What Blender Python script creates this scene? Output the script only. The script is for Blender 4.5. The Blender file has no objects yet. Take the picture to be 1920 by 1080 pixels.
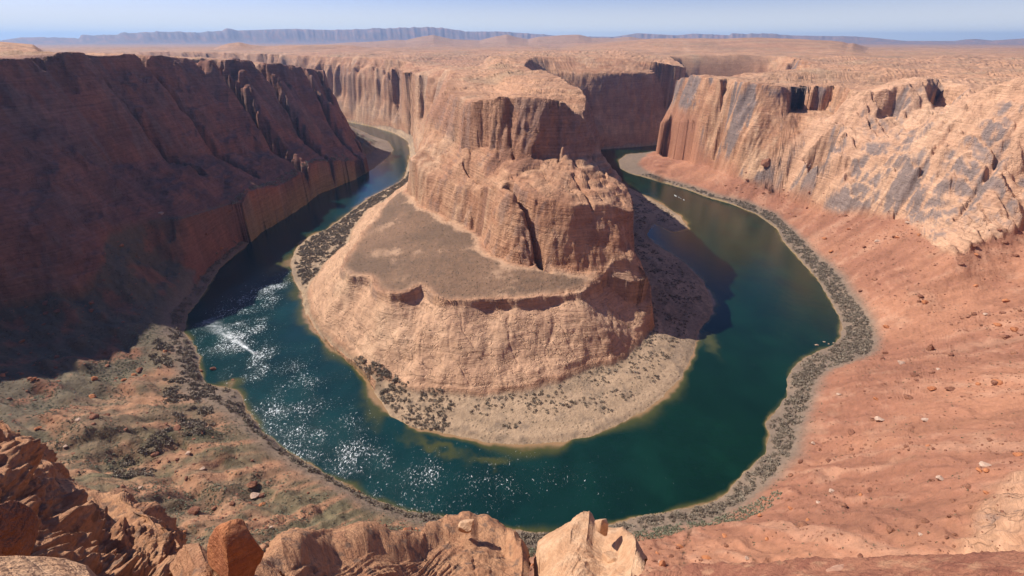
import bpy, math, random
import numpy as np
from mathutils import Vector, Matrix
SC = bpy.context.scene
COL = SC.collection
# ------------------------------------------------------------------ camera, sky, sun, exposure
EYE = 300.0
cam = bpy.data.cameras.new("camera"); camo = bpy.data.objects.new("camera", cam); COL.objects.link(camo)
camo.location = (0, 0, EYE); camo.rotation_euler = (math.radians(90 - 27.1), 0, 0)
cam.sensor_width = 36.0; cam.lens = 907.0 / 1920 * 36.0; cam.clip_start = 0.2; cam.clip_end = 200000
SC.camera = camo
SUN_AZ, SUN_EL = -68.0, 44.0          # azimuth from +Y (negative = left), elevation
w = bpy.data.worlds.new("World"); SC.world = w; w.use_nodes = True
nt = w.node_tree
sky = nt.nodes.new("ShaderNodeTexSky"); sky.sky_type = 'NISHITA'; sky.sun_disc = False
sky.sun_elevation = math.radians(SUN_EL); sky.sun_rotation = math.radians(SUN_AZ)
sky.altitude = 1200; sky.air_density = 1.0; sky.dust_density = 0.8; sky.ozone_density = 6.0
_tc = nt.nodes.new("ShaderNodeTexCoord"); _sx = nt.nodes.new("ShaderNodeSeparateXYZ"); nt.links.new(_tc.outputs['Generated'], _sx.inputs[0])
_mr = nt.nodes.new("ShaderNodeMapRange"); _mr.interpolation_type = 'SMOOTHSTEP'; nt.links.new(_sx.outputs[2], _mr.inputs[0])
for _i, _v in enumerate((0.004, 0.085, 0.0, 1.0)): _mr.inputs[_i + 1].default_value = _v
_mt = nt.nodes.new("ShaderNodeMix"); _mt.data_type = 'RGBA'; _mt.blend_type = 'MULTIPLY'; _mt.inputs[0].default_value = 1.0; _mt.inputs[7].default_value = (.84, .74, .93, 1)
nt.links.new(sky.outputs[0], _mt.inputs[6])
_mx = nt.nodes.new("ShaderNodeMix"); _mx.data_type = 'RGBA'; nt.links.new(_mr.outputs[0], _mx.inputs[0])
_mx.inputs[6].default_value = (6.0, 6.25, 6.5, 1); nt.links.new(_mt.outputs[2], _mx.inputs[7])      # pale band of thick air along the horizon
nt.links.new(_mx.outputs[2], nt.nodes["Background"].inputs[0]); nt.nodes["Background"].inputs[1].default_value = 0.10
sl = bpy.data.lights.new("sun", 'SUN'); so = bpy.data.objects.new("sun", sl); COL.objects.link(so)
sl.energy = 4.9; sl.angle = math.radians(0.53); sl.color = (1.0, 0.95, 0.87)
_a, _e = math.radians(SUN_AZ), math.radians(SUN_EL)
SUNV = Vector((math.sin(_a) * math.cos(_e), math.cos(_a) * math.cos(_e), math.sin(_e)))
so.rotation_euler = SUNV.to_track_quat('Z', 'Y').to_euler(); so.location = (-300, 100, 600)
SC.view_settings.view_transform = 'Standard'; SC.view_settings.look = 'None'
SC.view_settings.exposure = 0.46; SC.view_settings.gamma = 1.0
SC.cycles.max_bounces = 5; SC.cycles.diffuse_bounces = 3; SC.cycles.glossy_bounces = 2; SC.cycles.volume_bounces = 0
SC.cycles.use_denoising = True

# ------------------------------------------------------------------ contour lines of the canyon, metres (x, y, z)
LINES = {
 'B0': [(-6000,4400,0),(-2500,3000,0),(-1100,2330,0),(-718.3,2133.4,0),(-540.4,1964.2,0),(-425.8,1818.2,0),(-347.4,1661.9,0),(-300,1450,0),(-271.1,1241.5,0),(-263,1166.4,0),(-273.4,1112.8,0),(-307.3,1005.9,0),(-322.7,874.1,0),(-331.2,816,0),(-348.8,781.7,0),(-350.7,728.8,0),(-337.7,675.6,0),(-316.2,628.4,0),(-296.5,594.3,0),(-280,570.6,0),(-253.7,514.3,0),(-228.3,475.2,0),(-182.1,426.3,0),(-150.7,394.9,0),(-127.5,361.9,0),(-109.1,334.1,0),(-88.4,320.6,0),(-59.5,312.9,0),(-36.1,306.7,0),(-17.9,301.2,0),(8.9,299.4,0),(40.3,302.4,0),(63.4,307.9,0),(88.3,320,0),(115.5,336.9,0),(140.8,358.8,0),(171.1,391.4,0),(196.2,434.3,0),(216,475.2,0),(243.5,511.7,0),(256.8,538.5,0),(267.1,602.5,0),(260.8,671.6,0),(248.4,713.2,0),(235.5,752.1,0),(233.2,789.4,0),(262,850,0),(282.6,799.9,0),(315.8,821.5,0),(323.5,889.7,0),(313.1,946.5,0),(290.7,1021.8,0),(268.5,1089.9,0),(254.5,1156.3,0),(205,1130,0),(185,1300,0),(215,1480,0),(262.7,1522.5,0),(346.6,1551.8,0),(433.5,1581.7,0),(600,1680,0),(690,1810,0),(780,2200,0),(1500,4500,0)],
 'B1': [(-6000,4430,14),(-2500,3040,14),(-1110,2380,14),(-688,2118,14),(-540.8,1973.2,14),(-409.8,1834.8,14),(-333.2,1683.3,14),(-285,1450,12),(-232,1180,14),(-234.3,1046.3,12),(-244.8,1012.7,12),(-260.1,964.9,10),(-275.6,891.6,10),(-276.8,775.9,9),(-271.8,716.1,8),(-273.8,638.5,8),(-276.9,588.5,7),(-269.3,555.6,4),(-245.5,502.8,3),(-223.5,469.7,2),(-180.4,426,3),(-157,397.5,6),(-131.5,375.9,8),(-99.2,356.4,9),(-78.8,352.6,9),(-43.9,348.1,9),(-14.8,352.6,9),(20,361,9),(51.1,371.4,9),(78.6,384.7,9),(108.8,405.1,9),(138.6,439.4,9),(159.7,472.3,9),(158,470,9),(172,520,10),(176,590,10),(178,700,8),(182,850,6),(184,1000,6),(175,1130,8),(150,1300,12),(175,1505,16),(264.4,1532.3,14),(348.7,1561.5,14),(436.2,1591.3,14),(600,1720,16),(670,1850,16),(750,2230,16),(1450,4500,16)],
 'B2': [(-6000,4460,90),(-2500,3070,90),(-1110,2430,80),(-697.9,2148.5,70),(-549.3,2004.1,70),(-416.7,1866,70),(-339.4,1714.7,70),(-255,1440,60),(-205,1180,55),(-205.7,925.4,40),(-206.8,882.4,45),(-210.5,838.3,50),(-215.8,759.7,52),(-215,686.6,56),(-209.3,616.5,58),(-210.4,578.9,58),(-205.1,529.2,58),(-188.7,501.3,60),(-162.2,490.1,62),(-141.9,461.3,62),(-124.4,449.1,62),(-113.2,450.1,64),(-99.1,467.4,66),(-85.7,453.2,63),(-70.5,439.7,62),(-49,432.8,62),(-31.7,435.1,62),(-5.5,437.4,62),(22.2,443.2,62),(50.4,449.6,63),(73.3,453.8,64),(92.2,466.2,64),(113.4,487.4,64),(132.4,491.5,62),(146.7,488.7,58),(152,478,50),(160,530,40),(160,600,40),(158,700,40),(150,850,40),(150,1000,40),(140,1130,45),(115,1300,60),(150,1530,70),(267.2,1548.1,70),(352.2,1577.1,70),(440.4,1606.7,70),(470,1650,70),(590,1770,70),(650,1880,70),(720,2250,70),(1400,4500,70)],
 'B3': [(-6000,4500,110),(-2500,3110,110),(-1110,2470,100),(-705.3,2171.3,100),(-555.6,2027.2,100),(-422,1889.5,100),(-344.1,1738.3,100),(-235,1440,90),(-180,1180,75),(-177.1,822,70),(-157.9,767.5,72),(-131.3,719.3,72),(-92,664.3,72),(-65.9,630.1,73),(-45.3,605.2,73),(-36.3,569.1,73),(-24.2,533.1,73),(0,510.4,74),(41.9,494.2,74),(82.6,484.4,72),(128.6,477.7,70),(146.5,484.6,66),(148,500,62),(150,540,60),(148,600,60),(142,700,60),(132,850,60),(130,1000,60),(120,1130,70),(100,1300,90),(140,1560,100),(269.2,1559.9,100),(354.8,1588.9,100),(443.6,1618.3,100),(465,1665,100),(570,1790,100),(620,1900,100),(690,2260,100),(1360,4500,100)],
 'B4': [(-6000,4520,170),(-2500,3130,170),(-1110,2500,160),(-712.4,2193.2,165),(-561.7,2049.4,165),(-427,1911.9,165),(-348.6,1760.8,165),(-215,1440,150),(-165,1180,125),(-164.1,783,127.9),(-142,758.8,120),(-111.9,721.4,117.7),(-84.1,684.9,116.9),(-57.2,637.4,121.6),(-19.6,584.7,139.1),(0,545,143.8),(24.1,532.5,141.2),(53.5,523.3,139.1),(89.2,522.4,136.9),(119.9,526.5,135.6),(144.8,536.8,122.2),(142,600,140),(130,700,140),(120,850,140),(118,1000,140),(105,1130,150),(80,1300,160),(130,1590,170),(272.3,1577.7,170),(358.8,1606.4,170),(448.3,1635.7,170),(460,1685,170),(560,1806,170),(605,1920,170),(670,2270,170),(1340,4500,170)],
 'B5': [(-6000,4540,210),(-2500,3150,210),(-1110,2520,200),(-723.3,2226.5,205),(-571,2083.2,205),(-434.6,1946.1,205),(-195,1440,205),(-140,1180,205),(-151.6,902.4,176.7),(-117.1,816.7,169.4),(-89.6,759.7,162.9),(-56.6,699.7,164.1),(-25.1,667.5,174.6),(0,640,173),(26.9,617.4,168.3),(60.4,617.1,169.7),(88.1,625.8,173.2),(111,640.5,170.2),(122,720,182),(108,850,190),(104,1000,195),(90,1130,200),(60,1300,205),(120,1620,210),(275.3,1595.4,210),(362.7,1624,210),(453.1,1653,210),(455,1705,210),(550,1820,210),(592,1940,210),(650,2290,210),(1320,4500,210)],
 'B6': [(-6000,4560,240),(-2500,3170,240),(-1110,2540,236),(-741.8,2283.5,236),(-586.8,2141,236),(-447.7,2004.6,236),(-300.8,1876,222.8),(-199.4,1587.5,226),(-129.8,1193,237.8),(-122.9,992.4,233.5),(-114.1,892.7,227.6),(-85,785.4,222.8),(-50.5,698.2,226.6),(-13.7,664.9,236.6),(26.6,644.5,236.6),(52.6,637.8,237.3),(72.4,646,228.3),(90.4,648.7,204.9),(100,740,238),(92,850,243),(82,950,246),(60,1030,250),(54.4,1078.6,239.8),(29.8,1189.6,250),(40,1350,254),(60,1640,254),(120.3,1725.8,250.8),(243,1743.1,250.3),(381.6,1738.6,244.2),(474.8,1725.9,235.2),(566.3,1708.6,221.9),(575,1960,250),(630,2310,252),(1300,4500,252)],
 'O0': [(-6000,4300,0),(-2500,2850,0),(-1100,2180,0),(-684.3,2059.7,0),(-588.3,1913.2,0),(-486.4,1752.6,0),(-413.4,1661.9,0),(-364.7,1520.3,0),(-358.4,1420.5,0),(-364.9,1276.3,0),(-383.5,1166.4,0),(-406.4,1089.9,0),(-424.6,1038.1,0),(-425.2,957.2,0),(-431.1,868,0),(-439.8,799.9,0),(-436.4,735.7,0),(-433.4,652.2,0),(-413,578.4,0),(-398.5,514.3,0),(-379.5,475.2,0),(-354.1,449.8,0),(-333.5,426.3,0),(-321.6,405.6,0),(-302.3,381.2,0),(-279.5,373.8,0),(-263,369.8,0),(-251.7,354.3,0),(-241.1,339.7,0),(-209.7,311,0),(-180.7,290,0),(-150.1,271.4,0),(-130.1,260.6,0),(-106,246.6,0),(-84.5,237.9,0),(-60.6,232.6,0),(-41.3,228.8,0),(-22.2,224.2,0),(0,220,0),(32.8,217.6,0),(51.3,220,0),(70.5,224.6,0),(90.7,231.3,0),(122.7,237,0),(148,243.4,0),(159.5,250.8,0),(176.5,266.7,0),(204.9,288.9,0),(221.6,311,0),(222.1,323.9,0),(236.2,337.6,0),(261,361.9,0),(276.4,392.2,0),(295.8,412.9,0),(328.8,434.3,0),(353.4,446.6,0),(373.3,463.9,0),(393.6,495.4,0),(410.9,544.2,0),(432.5,619.6,0),(441,675.6,0),(455.1,759.3,0),(473.9,816,0),(475.3,899.3,0),(451.3,968.1,0),(422.5,1009.9,0),(397,1072.2,0),(355.9,1141.5,0),(323.6,1192.3,0),(297.6,1224.7,0),(284.9,1276.3,0),(300.7,1378.4,0),(339.9,1457.4,0),(408.9,1480.4,0),(520,1480,0),(720,1570,0),(830,1750,0),(920,2200,0),(1700,4500,0)],
 'O1': [(-6000,4270,14),(-2500,2810,14),(-1100,2130,14),(-630.6,1924.3,10),(-580.8,1837.5,10),(-483.6,1675.4,8),(-423.4,1590,8),(-407.7,1497.9,6),(-410.7,1399.2,6),(-402.8,1265.9,8),(-414.4,1092.3,8),(-435.9,1033.8,6),(-440.5,931,6),(-443.1,841.7,6),(-446.2,773.6,6),(-444.1,703.3,6),(-440.2,633.7,6),(-421,566.8,6),(-406.5,502.3,7),(-386.8,462.5,8),(-359.5,435.6,6),(-340.7,411.2,6),(-319.1,383.1,7),(-295.6,357.6,8),(-269.2,344.9,8),(-243.1,327.5,9),(-213.9,304.6,8),(-187.4,284.5,8),(-154.2,264.1,8),(-125.2,249.3,8),(-98,234.7,8),(-73.7,226,8),(-43.2,217,8),(-21.2,211,8),(0,206.1,8),(31.1,203.1,8),(55.9,206.8,8),(78.4,213.8,8),(108.6,219.4,8),(140.2,226.4,8),(168,239.6,8),(198.6,263.6,8),(219.5,282.3,8),(241,312.1,8),(271.6,350,8),(293.6,380.9,8),(328.5,399.2,8),(385.1,432.7,8),(411.4,476.3,8),(433.6,540.9,8),(455.4,623.9,8),(465.3,696.6,7),(481.5,778.7,6),(499.3,887.7,6),(477.8,955.5,5),(439.4,996.9,5),(408,1071.7,5),(358.1,1152,5),(335.4,1205.6,6),(330.1,1274.5,6),(350.9,1364.3,6),(415.7,1466.2,6),(530,1460,14),(740,1540,14),(860,1740,14),(950,2190,14),(1740,4500,14)],
 'O2': [(-6000,4200,100),(-2500,2740,100),(-1080,2040,80),(-517.5,1584,50),(-470.7,1489.7,45),(-411.9,1374.6,36),(-374.8,1265.6,30),(-365.2,1072.9,36),(-385.7,987.6,36),(-398.1,906.9,40),(-405,831.8,50),(-422.7,774.4,60),(-448.3,743,68),(-448,686.2,76),(-447.5,624.9,84),(-475.4,595.5,92),(-482.2,562,92),(-477.4,531.5,88),(-467.9,519.1,64),(-472.3,498.1,52),(-487.1,474.2,44),(-521.7,459.6,44),(-545.5,449,46),(-600,420,55),(-560,320,70),(-480,200,90),(-330,110,110),(-200,70,125),(-90,52,135),(0,52,140),(80,52,140),(140,70,128),(172.1,120.2,112),(186.2,134.5,108),(205.2,148.7,110),(231.8,163.3,112),(249.7,170.5,118),(370,215,112),(480,300,100),(580,420,95),(628,558.6,96),(570.6,536.5,86),(511.9,516.6,74),(514.6,550.2,70),(542.8,615.7,66),(575.5,681.4,62),(575,733.5,50),(548.8,794.8,32),(547.2,870.4,20),(550.7,903.5,20),(545.2,946.9,22),(520,989.1,30),(488.4,1006.8,32),(481.7,1090.8,34),(470.2,1158.6,34),(455.3,1243.4,24),(437.7,1331.2,16),(426,1413.8,12),(540,1430,40),(760,1500,60),(900,1720,60),(990,2180,60),(1790,4500,60)],
 'OM': [(-6000,4150,180),(-2500,2690,180),(-1050,1960,170),(-495.4,1479.2,108.2),(-459.1,1428,93.5),(-437.1,1319.5,71.4),(-424.7,1228.7,58.8),(-447.5,1156.5,85.2),(-469.6,1093.4,99.2),(-488.3,1030.1,103.3),(-506.2,954,107.7),(-525.9,897.2,114.4),(-530,800.5,134.4),(-539.2,726.9,141.8),(-535.5,660.1,149.2),(-534.2,595.5,150.8),(-538,543.8,145.3),(-550.4,502.1,139.7),(-628,400,160),(-600,300,170),(-500,160,190),(-340,80,205),(-200,45,210),(-90,28,215),(0,24,215),(80,24,215),(160,38,210),(250,85,205),(300,140,200),(480,180,190),(620,320,180),(690,440,180),(648.3,609.8,154),(620,617.4,134.9),(609.6,655.3,135.8),(608.2,696.9,148.3),(600.3,749.2,149),(595.4,803.5,126.9),(566.4,866.3,113.3),(557.2,884,98),(558.6,900.9,74.3),(566.3,966.3,100.1),(531.8,1030.9,108.5),(497.2,1059.1,119.8),(481.1,1164.5,119.8),(452.1,1261.4,117.5),(428.7,1343.3,98.9),(416.6,1414.9,81),(550,1410,130),(780,1460,150),(920,1700,150),(1020,2170,150),(1810,4500,150)],
 'O3': [(-6000,4100,250),(-2500,2640,250),(-1000,1880,245),(-559.3,1541.7,219.6),(-541.3,1463.1,230.4),(-547.6,1364.2,240.1),(-572.7,1244.6,253.3),(-572.8,1167,262.5),(-582.6,1156.5,262.9),(-602.3,1118.1,264.1),(-585.5,1047.5,265.4),(-626,1081.9,265.3),(-618.2,1016.8,269.2),(-614.7,936.2,275),(-610.3,891,280.2),(-610.8,841.7,279),(-608.1,793.8,278.8),(-596.5,752.2,285.3),(-592.2,717.1,289.2),(-600.4,710.3,281.7),(-601,670,279.7),(-605.2,631.9,279.7),(-660,560,288),(-690,400,290),(-680,280,290),(-560,130,290),(-360,40,290),(-200,8,292),(-90,3,294),(-30,1,297),(0,0.5,298),(80,2,296),(200,10,294),(300,40,292),(420,120,288),(620,210,280),(730,380,272),(683.1,674.5,258),(677,694.7,253.5),(669.4,715.8,250),(662.3,735.9,239.6),(655.8,754.9,220.7),(653.1,770.4,200.1),(705.4,817.8,206.1),(750.2,871.6,225.2),(774.9,942.3,236.9),(743.2,929.4,242.9),(710.3,904.5,242.8),(685.9,910.6,233.9),(646,927.2,220.4),(631.4,961.1,213.8),(643.9,1000.7,214.1),(682.1,1094.9,213.3),(658.8,1132.3,211.4),(610,1136.7,207.8),(556.7,1079.9,215.5),(524.8,1095.8,218.4),(502.2,1122.8,221.6),(476.5,1220.3,220.5),(458.1,1333.5,223.1),(450.3,1388.8,212.1),(448.4,1420.9,196.8),(570,1400,215),(800,1430,235),(940,1690,240),(1050,2160,245),(1830,4500,248)],
}
FAR_A = [(-90,230),(-32.06,226.1),(-29.92,235.3),(-28.99,251.1),(-28.26,269.9),(-27.65,280.6),(-26.72,288.7),(-25.78,274.7),(-24.42,266),(-21.52,271),(-19.03,273.5),(-16.48,270.1),(-14.42,251.9),(-11.2,242.1),(-7.9,232.3),(-5,225),(90,225)]
FAR_B = [(-90,230),(-21.61,174.6),(-19.56,223.7),(-17.48,261),(-14.33,279.8),(-12.18,305.6),(-11.11,299.1),(-9.44,344.8),(-8.23,364.5),(-7.25,338.5),(-6.16,312.3),(-3.37,299.1),(-1.68,352),(-0.56,371.8),(0.56,338.8),(1.69,312.4),(2.8,345.4),(3.92,351.9),(5.58,364.9),(6.96,371.3),(8.36,331.9),(10.55,325.2),(12.15,344.4),(14.31,305.6),(16.43,280),(25,230),(90,230)]
FAR_C = [(-90,230),(0,201.2),(2.27,227.8),(5.64,254.2),(7.86,270.6),(12.19,296.4),(14.3,309),(17.41,311.9),(20.92,308.6),(24.25,314.3),(27.01,308.2),(30.51,296.8),(31.37,288.6),(31.81,280.3),(32.22,280.4),(33.12,256),(33.98,240.1),(36.34,225.8),(45,225),(90,225)]
FAR_D = [(-90,330),(-51.14,215),(-43.3,298.4),(-42.01,372.2),(-38.77,362.8),(-38.52,337.2),(-38.31,415),(-35.79,445.6),(-35.53,486.2),(-33.15,505.2),(-32.94,533.2),(-29.7,512.9),(-29.39,527.9),(-27.95,559.9),(-27.61,618.5),(-27.33,633.8),(-26.62,577.6),(-22.45,632.2),(-21.97,633.4),(-18.3,610.3),(-14.18,648.5),(-10.45,685.5),(-8.83,703.4),(-7.2,672.8),(-5.28,609.2),(-4.9,576.9),(-1.12,577.8),(2.79,495.7),(5.59,429.5),(10.53,411.7),(11.6,459.7),(12.91,523),(14.77,489.5),(16.85,456),(18.36,501.5),(21.74,451.5),(21.89,512.2),(23.25,480),(24.18,493.7),(27.83,429.6),(32.04,410.3),(33.66,367.1),(36,284.7),(39.18,285.4),(39.81,323.8),(40.46,336.1),(41.46,298.3),(43.25,346.7),(45.27,333.4),(90,300)]
SHOALS = [(-329.5, 685.7, 28, 60, -0.349, 0.9), (-360.3, 1345.0, 30, 60, -0.349, 0.95), (-62.1, 298.8, 34, 9, -0.436, 0.55), (-19.3, 283.2, 22, 9, -0.087, 0.5), (296.3, 905.8, 24, 60, 0.175, 1.0), (-126.2, 341.1, 14, 30, 0.524, 0.5), (-279.0, 377.9, 14, 12, 0.0, 0.8), (221.0, 455.1, 10, 30, 0.0, 0.6)]
RIPPLES = [(-334.1, 555.7, 45, 110, -0.262, 0.85), (-316.2, 466.1, 45, 60, -0.349, 0.95), (-268.9, 405.6, 28, 50, -0.175, 0.95), (-207.6, 327.3, 55, 60, 0.698, 0.72), (-152.4, 290.0, 95, 45, -0.524, 0.7), (-81.8, 263.1, 110, 40, -0.262, 0.6), (-216.0, 396.6, 70, 70, 0.0, 0.55), (-24.5, 263.1, 120, 40, 0.0, 0.45), (-146.3, 327.3, 60, 40, -0.524, 0.55)]
WAKES = [(-276.7, 431.3, -332.0, 472.9, 0.8, 4, 1), (-276.7, 431.3, -369.7, 501.6, 0.6, 9, 0.5), (353.1, 1029.9, 364.9, 990.5, 1.2, 0.5, 1)]
ALCOVES = [([[537.1,1016.9],[579.9,1096.0],[628.2,1138.1],[687.4,1103.4],[680.6,1048.5],[638.7,956.3]],165),([[658.7,804.8],[709.6,892.2],[756.5,931.5],[762.2,887.7],[726.3,826.1],[686.2,794.7]],198),([[550.7,905.7],[572.6,950.9],[595.0,937.1],[592.7,890.8],[563.0,874.4]],55),([[626.2,879.9],[648.0,925.7],[682.7,900.4],[669.4,847.6]],178)]
DEBRIS = [[16.7,611.8],[-17.4,639.8],[-42.2,598.5]]
CLEFTS = [(43.3,480.8,-6.4,580.0,3.6,28,0.8,1.3),(23.9,502.3,15.1,519.8,2.0,6,1,1),(-16.4,584.8,-67.8,686.7,2.4,9,1,1),(89.5,522.4,72.9,575.4,1.8,5,1,1),(-55.3,687.8,-79.0,776.0,3.0,5,1,1),(3.4,630.0,-3.4,660.0,2.5,10,1,1),(59.3,607.1,57.2,647.5,2.2,7,1,1),(-430,1000,-640,1110,14,110,0.5,1.4),(-400,1090,-640,1260,10,60,0.5,1.2),(-470,880,-640,900,8,45,0.5,1.2),(-500,780,-660,760,9,50,0.4,1.2),(-380,1230,-560,1400,8,50,0.5,1.2),(-370,1300,-540,1480,8,50,0.5,1.2),(480.8,1148.5,488.4,1204.7,7,40,1,1),(573.9,693.3,632.1,722.5,4,10,1,1),(569.2,590.3,659.4,655.8,4,10,1,1)]
BRUSH_LEFT = [[-393.2,451.2],[-348.7,421.7],[-318.5,391.5],[-276.5,336.8],[-246.5,322.8],[-225.2,303.3],[-241.5,297.1],[-246.1,268.7],[-250.1,243.8],[-245.4,228.1],[-259.0,221.7],[-279.2,248.6],[-269.7,274.1],[-273.3,303.3],[-310.3,336.8],[-335.6,375.8],[-382.0,421.7]]
BRUSH_MID = [[-166.2,414.0],[-127.0,388.7],[-101.3,365.5],[-80.2,360.0],[-48.6,354.7],[-46.3,330.8],[-62.5,311.0],[-87.9,320.7],[-107.8,337.8],[-136.9,376.0]]
SAGE = [[66.3,206.9],[103.9,216.7],[137.7,220.7],[171.4,231.3],[186.3,231.3],[172.0,216.7],[146.5,206.9],[119.9,210.8],[92.2,199.5],[64.2,195.9],[6.5,183.8],[0.0,199.5],[30.6,197.6]]
LEDGES = [['left',[[-79.6,53.7,251.0],[-74.7,53.7,250.1],[-72.6,53.3,250.1],[-69.3,50.9,249.6],[-65.8,48.9,249.8],[-62.2,47.1,249.7],[-59.6,45.5,249.3],[-57.0,44.0,248.5],[-54.7,43.7,247.6],[-51.2,41.7,247.4],[-47.8,41.0,247.9],[-44.9,39.8,248.4],[-41.4,37.7,248.6],[-38.0,35.5,249.2],[-35.0,32.8,249.4],[-33.8,31.2,247.6]],[[-30.9,14.2,280.1],[-29.8,14.3,278.9],[-28.7,14.1,278.3],[-27.7,14.0,277.7],[-26.6,13.9,277.1],[-25.3,14.1,275.0],[-24.2,14.2,273.0],[-22.8,14.4,271.5],[-21.8,14.2,270.8],[-21.5,14.6,269.0],[-21.1,15.2,267.8],[-20.8,15.6,266.9],[-21.3,16.5,264.9],[-21.9,17.4,263.1],[-21.8,17.5,262.8],[-21.6,17.9,262.1]]],['slab',[[-7.8,4.4,293.3],[-7.6,4.8,292.8],[-7.4,5.1,292.2],[-7.1,5.1,292.0],[-6.8,4.9,291.8]],[[-4.5,2.1,295.5],[-4.4,2.3,295.1],[-4.3,2.5,294.7],[-4.3,2.6,294.4],[-4.2,2.6,294.3]]],['boulder base',[[-18.8,16.5,273.0],[-18.3,17.0,273.9],[-17.7,16.9,274.6],[-16.9,17.0,274.6],[-16.4,16.8,274.3],[-15.5,17.0,273.7],[-14.6,17.2,273.2],[-13.7,17.2,272.6],[-12.7,16.7,272.2]],[[-11.9,9.1,280.0],[-11.8,9.3,279.6],[-11.6,9.5,279.2],[-11.5,9.6,278.9],[-11.4,9.8,278.6],[-11.0,10.2,277.6],[-10.7,10.5,276.9],[-10.4,10.8,276.2],[-10.1,11.1,275.6]]],['knobby',[[-15.8,19.4,267.4],[-16.4,21.4,266.0],[-16.5,22.7,265.3],[-16.1,24.1,263.9],[-15.6,25.6,261.4],[-15.1,27.1,259.0],[-14.5,28.5,257.8],[-13.8,30.0,256.5],[-12.9,31.4,254.3],[-11.6,30.9,253.4],[-10.6,32.3,251.7],[-9.6,33.7,249.6],[-9.6,35.7,248.2],[-8.1,38.2,245.7],[-7.8,39.2,245.2],[-6.5,39.5,244.7],[-6.2,40.5,244.3],[-5.2,40.7,244.1],[-4.3,40.8,243.1],[-3.1,40.9,243.1],[-2.0,39.9,243.0],[-0.7,38.0,243.7],[0.3,36.0,245.7],[1.1,34.0,246.9],[1.9,31.9,246.8]],[[-10.7,11.9,272.8],[-10.5,12.1,272.5],[-10.4,12.2,272.2],[-10.1,12.4,271.6],[-9.6,12.8,270.7],[-9.0,13.2,269.9],[-8.5,13.6,269.1],[-8.0,13.9,268.4],[-7.3,14.3,267.5],[-6.7,14.6,266.8],[-6.0,14.8,266.2],[-5.4,15.0,265.7],[-5.2,15.1,265.5],[-4.3,15.4,264.9],[-4.0,15.5,264.7],[-3.5,15.6,264.4],[-3.2,15.7,264.3],[-2.8,15.7,264.1],[-2.5,15.8,264.0],[-2.2,15.8,263.9],[-1.9,15.9,263.8],[-1.5,15.9,263.7],[-1.0,16.0,263.6],[-0.5,16.0,263.6],[0.0,16.0,263.5]]],['pale dome',[[2.4,33.9,243.0],[3.0,34.9,245.0],[3.8,35.8,245.0],[5.4,36.6,245.8],[7.1,38.3,245.8],[8.6,40.1,245.2],[9.5,39.9,245.3],[10.0,38.7,244.9],[10.9,37.4,245.2],[11.9,36.6,246.0],[12.3,35.9,247.4],[12.6,33.7,249.2],[12.4,31.6,251.2],[12.4,28.4,252.2]],[[1.5,16.9,260.7],[1.8,16.9,260.8],[2.2,16.9,260.9],[2.9,16.8,261.1],[3.6,16.6,261.4],[4.1,16.5,261.7],[4.6,16.4,262.0],[4.9,16.3,262.2],[5.2,16.2,262.4],[5.5,16.1,262.7],[5.8,16.0,262.9],[6.3,15.8,263.3],[6.7,15.6,263.8]]],['gravel ledge',[[1.5,4.3,292.5],[2.0,4.5,292.6],[2.5,4.6,292.6],[3.0,4.6,292.7],[3.5,4.3,293.2],[4.0,4.2,293.5],[4.5,4.0,293.8],[4.9,3.8,294.2],[5.3,3.6,294.6],[5.6,3.4,294.9],[5.8,3.1,295.4]],[[0.9,2.2,294.8],[1.1,2.1,295.0],[1.3,2.0,295.2],[1.5,1.9,295.6],[1.7,1.7,296.0],[1.8,1.6,296.3],[1.9,1.4,296.7],[2.0,1.3,297.0],[2.1,1.2,297.3],[2.2,1.0,297.5],[2.2,0.9,297.8]]]]
NEAR_ROCKS = {'shield': [-15.1,16.8,275.6],'pinnacle': [10.8,37.9,248.2],'pinnacle_left': [-5.6,40.1,246.6],'dark': [-11.5,7.1,290.2],'pale': [4.4,4.0,293.8],'pale2': [4.4,3.5,294.7],'knob': [11.4,35.2,247.4],'knob2': [-12.7,28.3,258.0]}
FAR_ROCKS = {'tri': [402.1,387.2,9.5],'orange': [156.0,205.7,3.2],'riv1': [-306.5,403.3,6.2],'riv2': [-316.6,399.9,4.0],'riv3': [-315.3,392.8,2.6],'riv4': [-276.9,386.0,3.0],'riv5': [-326.7,414.5,2.0],'wh1': [336.7,447.4,3.6],'wh2': [348.6,453.7,2.6],'wh3': [351.5,449.5,2.2],'wh4': [358.1,451.6,2.2],'slab': [293.4,262.4,6],'redbig': [523.6,1004.5,22],'nb1': [-114.1,251.9,2.4],'nb2': [-121.5,252.9,1.6]}
BOATS = [[-276.1,431.3,-354.6,491.7],[354.2,1025.8,364.8,986.7]]
QC, QR = 1200, 1050
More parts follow.
